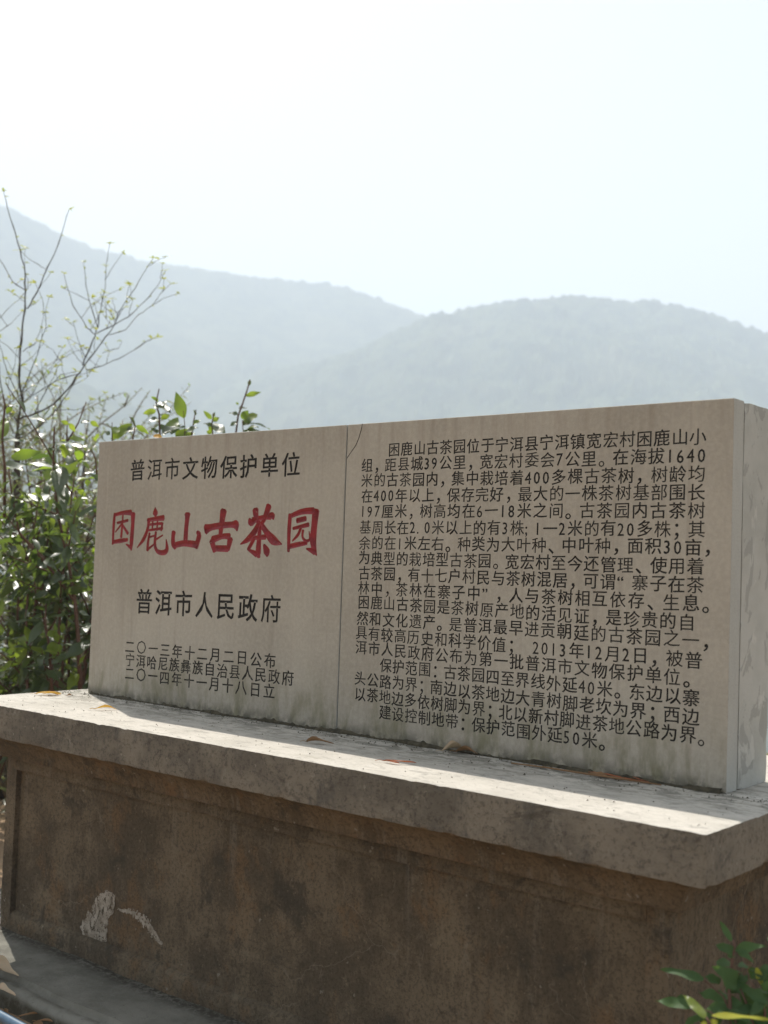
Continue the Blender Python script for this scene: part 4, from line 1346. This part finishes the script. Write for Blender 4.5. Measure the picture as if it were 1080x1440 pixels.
# leafy weed at the right foot of the plinth
def weed():
    r = random.Random(61)
    Z = zc(860, 1240, 4.909)
    foot = at(1040, 1400, 2.62)
    foot = Vector((foot.x + 0.02, foot.y - 0.02, GZ))
    root = thing('weed', 'leafy green weed with two yellow sunlit leaves at the right foot of the plinth', 'plant', foot)
    st, lf, yl, pl = MB(), MB(), MB(), MB()
    D = 2.66
    for pts, r_ in [([(870, 1000), (820, 900), (812, 750), (830, 560), (850, 450), (840, 400)], .004), ([(980, 1000), (940, 860), (890, 740)], .0035), ([(820, 900), (770, 790), (640, 680)], .0022),
                    ([(660, 1000), (665, 960), (655, 930)], .003), ([(1060, 900), (1030, 800), (960, 690)], .003), ([(700, 960), (690, 930)], .0025)]:
        P = [at(*Z(x, y), D) for x, y in pts]
        low = Vector((foot.x + r.uniform(-.03, .03), foot.y + r.uniform(-.03, .03), GZ - 0.01))
        P = [low, low.lerp(P[0], .6)] + P
        st.tube(P, [r_ * (1.2 - 0.6 * i / (len(P) - 1)) for i in range(len(P))], 6)
    for a, b, w, k, dd in [((865, 720), (732, 588), 150, 'f', -.03), ((870, 725), (935, 620), 90, 'f', .05), ((845, 490), (735, 432), 90, 'f', -.02), ((850, 500), (800, 510), 60, 'f', .0), ((850, 470), (1045, 430), 85, 'f', -.02), ((870, 470), (970, 535), 60, 'f', -.03),
                           ((832, 410), (735, 250), 50, 't', .05), ((640, 680), (345, 578), 80, 'f', .02), ((560, 860), (310, 805), 90, 'f', .02), ((870, 960), (825, 780), 150, 'f', .0), ((790, 830), (600, 735), 110, 'f', .04),
                           ((925, 740), (1085, 835), 90, 'f', -.03), ((1060, 720), (1090, 590), 100, 't', .03), ((1070, 660), (955, 595), 60, 'f', .0), ((900, 760), (1000, 940), 120, 'f', .03), ((950, 880), (1100, 990), 110, 'f', .0),
                           ((700, 960), (560, 900), 90, 'f', .05), ((760, 980), (640, 1100), 110, 'f', -.02), ((860, 960), (930, 1080), 120, 'f', -.02), ((820, 900), (700, 960), 80, 'f', .02), ((640, 940), (430, 1000), 90, 'f', .08),
                           ((880, 590), (960, 560), 60, 'f', .05), ((1010, 980), (1110, 900), 90, 'f', .0), ((835, 640), (905, 600), 50, 't', .05)]:
        px_leaf(lf, Z(*a), Z(*b), w / 4.909, D, k, r, dd, fold=0.18, droop=0.16, point=True)
    for _ in range(54):
        q = (1130 - abs(r.gauss(0, 190)), 1010 - abs(r.gauss(0, 210)))
        an = r.uniform(0, 6.28)
        L = r.uniform(110, 190)
        px_leaf(lf, Z(*q), Z(q[0] + L * math.cos(an), q[1] + L * 0.7 * math.sin(an)), r.uniform(60, 100) / 4.909, D + r.uniform(-.02, .14), 'f', r, r.uniform(-.05, .05), fold=0.18, droop=0.16, point=True)
    Ds = 2.46
    px_leaf(pl, Z(655, 940), Z(497, 772), 74 / 4.909, Ds, 'g', r, 0.03, point=True)
    px_leaf(yl, Z(685, 925), Z(1085, 925), 62 / 4.909, Ds, 'g', r, 0.02, droop=0.02, point=True)
    px_leaf(yl, Z(660, 985), Z(615, 975), 34 / 4.909, Ds, 't', r)
    px_leaf(yl, Z(690, 985), Z(730, 955), 40 / 4.909, Ds, 't', r)
    px_leaf(yl, Z(1000, 590), Z(1040, 720), 34 / 4.909, D, 't', r)
    s2 = [Vector((foot.x - 0.03, foot.y - 0.1, GZ)), at(*Z(690, 1050), Ds), at(*Z(675, 970), Ds), at(*Z(655, 935), Ds)]
    st.tube(s2, [.004, .003, .0025, .002], 6)
    st.build('stem', M['red_bark'], root, True)
    lf.build('foliage', M['weed'], root, True)
    yl.build('yellow_foliage', M['lime_leaf'], root, True)
    pl.build('pale_leaf', M['young'], root, True)
weed()

# ---------------------------------------------------------------- fallen leaves, twig, pipe
def fallen(name, label, cat, pos, az, L, W, curl, mat, seed, lift=0.004, arch=0.25, group=None, pieces=1):
    r = random.Random(seed)
    mb = MB()
    for k in range(pieces):
        a = az + (r.uniform(-.9, .9) if k else 0)
        d = Vector((math.cos(a), math.sin(a), 0))
        s = Vector((-d.y, d.x, 0))
        vs, fs = [], []
        n, m = 12, 6
        p0 = Vector(pos) + Vector((r.uniform(-1, 1), r.uniform(-1, 1), 0)) * (L * 0.25 if k else 0)
        LL, WW = (L, W) if k == 0 else (L * r.uniform(.4, .8), W * r.uniform(.5, 1))
        for i in range(n + 1):
            t = i / n
            w = WW * (max(0.02, math.sin(math.pi * (0.04 + 0.93 * t))) ** 0.7) * (1.05 - 0.3 * t)
            tw = r.uniform(-.1, .1) + 0.8 * math.sin(t * 3 + seed)
            for j in range(m + 1):
                u = (j / m - 0.5) * 2
                ang = u * curl * (0.8 + 0.4 * math.sin(t * 4 + seed))
                rad = w / (2 * max(curl, .2))
                y = math.sin(ang) * rad
                z = (1 - math.cos(ang)) * rad
                y, z = y * math.cos(tw * .4) - z * math.sin(tw * .4), abs(y * math.sin(tw * .4)) + z * math.cos(tw * .4)
                vs.append(p0 + d * (LL * (t - .5)) + s * (y + 0.12 * LL * math.sin(t * 3.3 + seed)) + Vector((0, 0, lift + z + arch * LL * math.sin(math.pi * t) * 0.3 + 0.0012 * noise.noise((i * .7 + seed, j * .9, 0)))))
        for i in range(n):
            for j in range(m):
                q = i * (m + 1) + j
                fs.append((q, q + 1, q + m + 2, q + m + 1))
        mb.add(vs, fs)
        if k == 0:
            e = p0 - d * (LL * .5) + s * (0.12 * LL * math.sin(seed)) + Vector((0, 0, lift))
            mb.tube([e + d * 0.004, e - d * LL * .12 + Vector((0, 0, .003)), e - d * LL * .25], [.0012, .001, .0008], 4)
    o = mb.build(name, mat, None, True)
    return tag(recenter(o), label, cat, group)

AX = math.atan2(C_R.y, C_R.x)
GL = 'fallen leaves lying on the monument'
fallen('fallen_leaf', 'amber crumpled leaf lying sunlit on the far left end of the ledge', 'leaf', (-2.68, -0.165, 0.001), AX, 0.095, 0.05, 1.3, M['amber'], 3, group=GL, pieces=3)
fallen('fallen_leaf', 'tiny dark leaf scrap lying between amber leaf and slab on the ledge', 'leaf', (-2.60, -0.125, 0.001), AX + .6, 0.022, 0.02, 1.0, M['dry'], 5, group=GL)
fallen('fallen_leaf', 'yellow narrow leaf at the shadow corner near the left slab foot', 'leaf', (-2.187, -0.262, 0.001), AX + .1, 0.075, 0.02, 1.5, M['amber'], 6, group=GL)
fallen('fallen_leaf', 'dark brown curled leaf lying in shade below the joint between the slabs', 'leaf', (-1.184, -0.226, 0.001), AX - .1, 0.085, 0.045, 1.4, M['dry'], 8, group=GL)
fallen('fallen_leaf', 'russet rolled leaf lying in the sunlit strip of the ledge', 'leaf', (-0.809, -0.305, 0.001), AX - .12, 0.092, 0.022, 1.7, M['russet'], 9, arch=.12, group=GL, pieces=2)
fallen('fallen_leaf', 'tan folded leaf propped at the foot of the right slab', 'leaf', (-0.835, -0.022, 0.001), AX + .2, 0.075, 0.045, 1.2, M['straw'], 12, arch=.4, group=GL)
fallen('fallen_leaf', 'brown wing shaped leaf touching the tan leaf at the right slab foot', 'leaf', (-0.79, -0.020, 0.001), AX - .3, 0.07, 0.03, 1.2, M['dry'], 13, arch=.3, group=GL)
fallen('fallen_leaf', 'rust brown flattened leaf beside the dry twig at right slab foot', 'leaf', (-0.27, -0.028, 0.001), 0.05, 0.15, 0.022, 0.9, M['russet'], 15, arch=.05, group=GL, pieces=2)
tw = MB()
tw.tube([(-0.60, -0.068, .005), (-0.50, -0.058, .006), (-0.38, -0.052, .005), (-0.29, -0.050, .006), (-0.16, -0.036, .004)], [.0022, .0025, .003, .0035, .0018], 6)
tw.tube([(-0.36, -0.051, .006), (-0.33, -0.044, .010), (-0.315, -0.045, .008)], [.004, .006, .003], 6)
tw = tw.build('dry_twig', M['dry'], None, True)
tag(recenter(tw), 'long thin dry twig lying along the foot of the right slab', 'twig')

rl = random.Random(71)
for i, (px, py, L, W, m, lab) in enumerate([
        (4, 1366, 0.12, 0.11, 'straw', 'pale curled dry leaf hanging over the step edge at lower left'),
        (8, 1392, 0.10, 0.07, 'straw', 'bleached split leaf standing against the step front below the curled leaf'),
        (40, 1425, 0.06, 0.03, 'dry', 'brown twisted leaf lying behind the blue pipe'),
        (62, 1434, 0.05, 0.025, 'dry', 'brown dry leaf at the end of the blue pipe near the bottom edge')]):
    d = C_R * ((px - 540) / F_PX) - C_U * ((py - 720) / F_PX) + C_F
    yy = -0.60 if i == 0 else -0.665
    t = (yy - CAM.y) / d.y
    q = CAM + d * t
    fallen('dry_leaf', lab, 'leaf', (q.x, q.y, q.z - 0.01), rl.uniform(0.2, 1.4), L, W, 0.8 + rl.random() * .5, M[m], 20 + i, arch=.25, group='dry leaves littered at the foot of the step')

def on_y(px, py, yy):
    d = C_R * ((px - 540) / F_PX) - C_U * ((py - 720) / F_PX) + C_F
    return CAM + d * ((yy - CAM.y) / d.y)
a, b = on_y(0, 1424, -0.73), on_y(45, 1450, -0.73)
dv = (b - a)
pp = MB()
P = [a + dv * k for k in (-5, -3, -1.5, 0, 1, 2.2, 3.5, 5)]
zmin = GZ + 0.017
P = [Vector((q.x, q.y + 0.015 * math.sin(i * 1.3), max(zmin, a.z + (b.z - a.z) * 0.3 + 0.004 * math.sin(i)))) for i, q in enumerate(P)]
pp.tube(P, [0.016] * len(P), 16)
pp = pp.build('water_pipe', M['pipe'], None, True)
tag(recenter(pp), 'blue plastic water pipe lying on the ground along the step', 'pipe')

def litter():
    r = random.Random(88)
    mb = MB()
    for _ in range(260):
        x, y = r.uniform(-3.0, 0.6), -0.65 - abs(r.gauss(0, 0.22))
        a = r.uniform(0, 6.28)
        mb.leaf((x, y, ground_z(x, y) + 0.006 + r.random() * .015), (math.cos(a), math.sin(a), r.uniform(-.1, .4)), (r.gauss(0, .4), r.gauss(0, .4), 1), r.uniform(.02, .06), r.uniform(.01, .025), .5, .3, .3, 4)
    o = mb.build('leaf_litter', M['dry'], None, True)
    o['kind'] = 'stuff'
    tag(o, 'scattered bits of brown leaf litter on the soil before the step', 'litter')
litter()

def grit():
    r = random.Random(91)
    mb = MB()
    for k in range(900):
        x = r.uniform(MX0 - 0.1, 0.15)
        y = -abs(r.gauss(0, 0.05)) - 0.004 if k < 600 else r.uniform(-0.46, -0.01)
        a = r.uniform(0.0012, 0.0042) * (1 if k < 600 else 0.8)
        c = Vector((x, y, 0.0015))
        vs = [c + Vector((r.uniform(-a, a), r.uniform(-a, a), 0)) for _ in range(4)] + [c + Vector((0, 0, a * r.uniform(.6, 1.3)))]
        mb.add(vs, [(0, 1, 4), (1, 2, 4), (2, 3, 4), (3, 0, 4)])
    o = mb.build('grit', M['dirt'])
    o['kind'] = 'stuff'
    tag(o, 'dark grit and crumbs gathered on the ledge along the slab foot', 'grit')
grit()

# ---------------------------------------------------------------- hazy air
hz = MB()
hz.box(-2600, 1500, -700, 2600, -78, 470)
hm = bpy.data.materials.new('hazy_air')
hm.use_nodes = True
ht = hm.node_tree
ht.nodes.remove(ht.nodes['Principled BSDF'])
pv = ht.nodes.new('ShaderNodeVolumePrincipled')
pv.inputs['Color'].default_value = (0.765, 0.868, 1.0, 1)
pv.inputs['Density'].default_value = 0.00112
pv.inputs['Anisotropy'].default_value = 0.15
ht.links.new(pv.outputs[0], ht.nodes['Material Output'].inputs['Volume'])
ho = hz.build('haze', hm)
ho['kind'] = 'stuff'
tag(ho, 'pale bluish haze filling the valley in front of the wooded hills', 'haze')
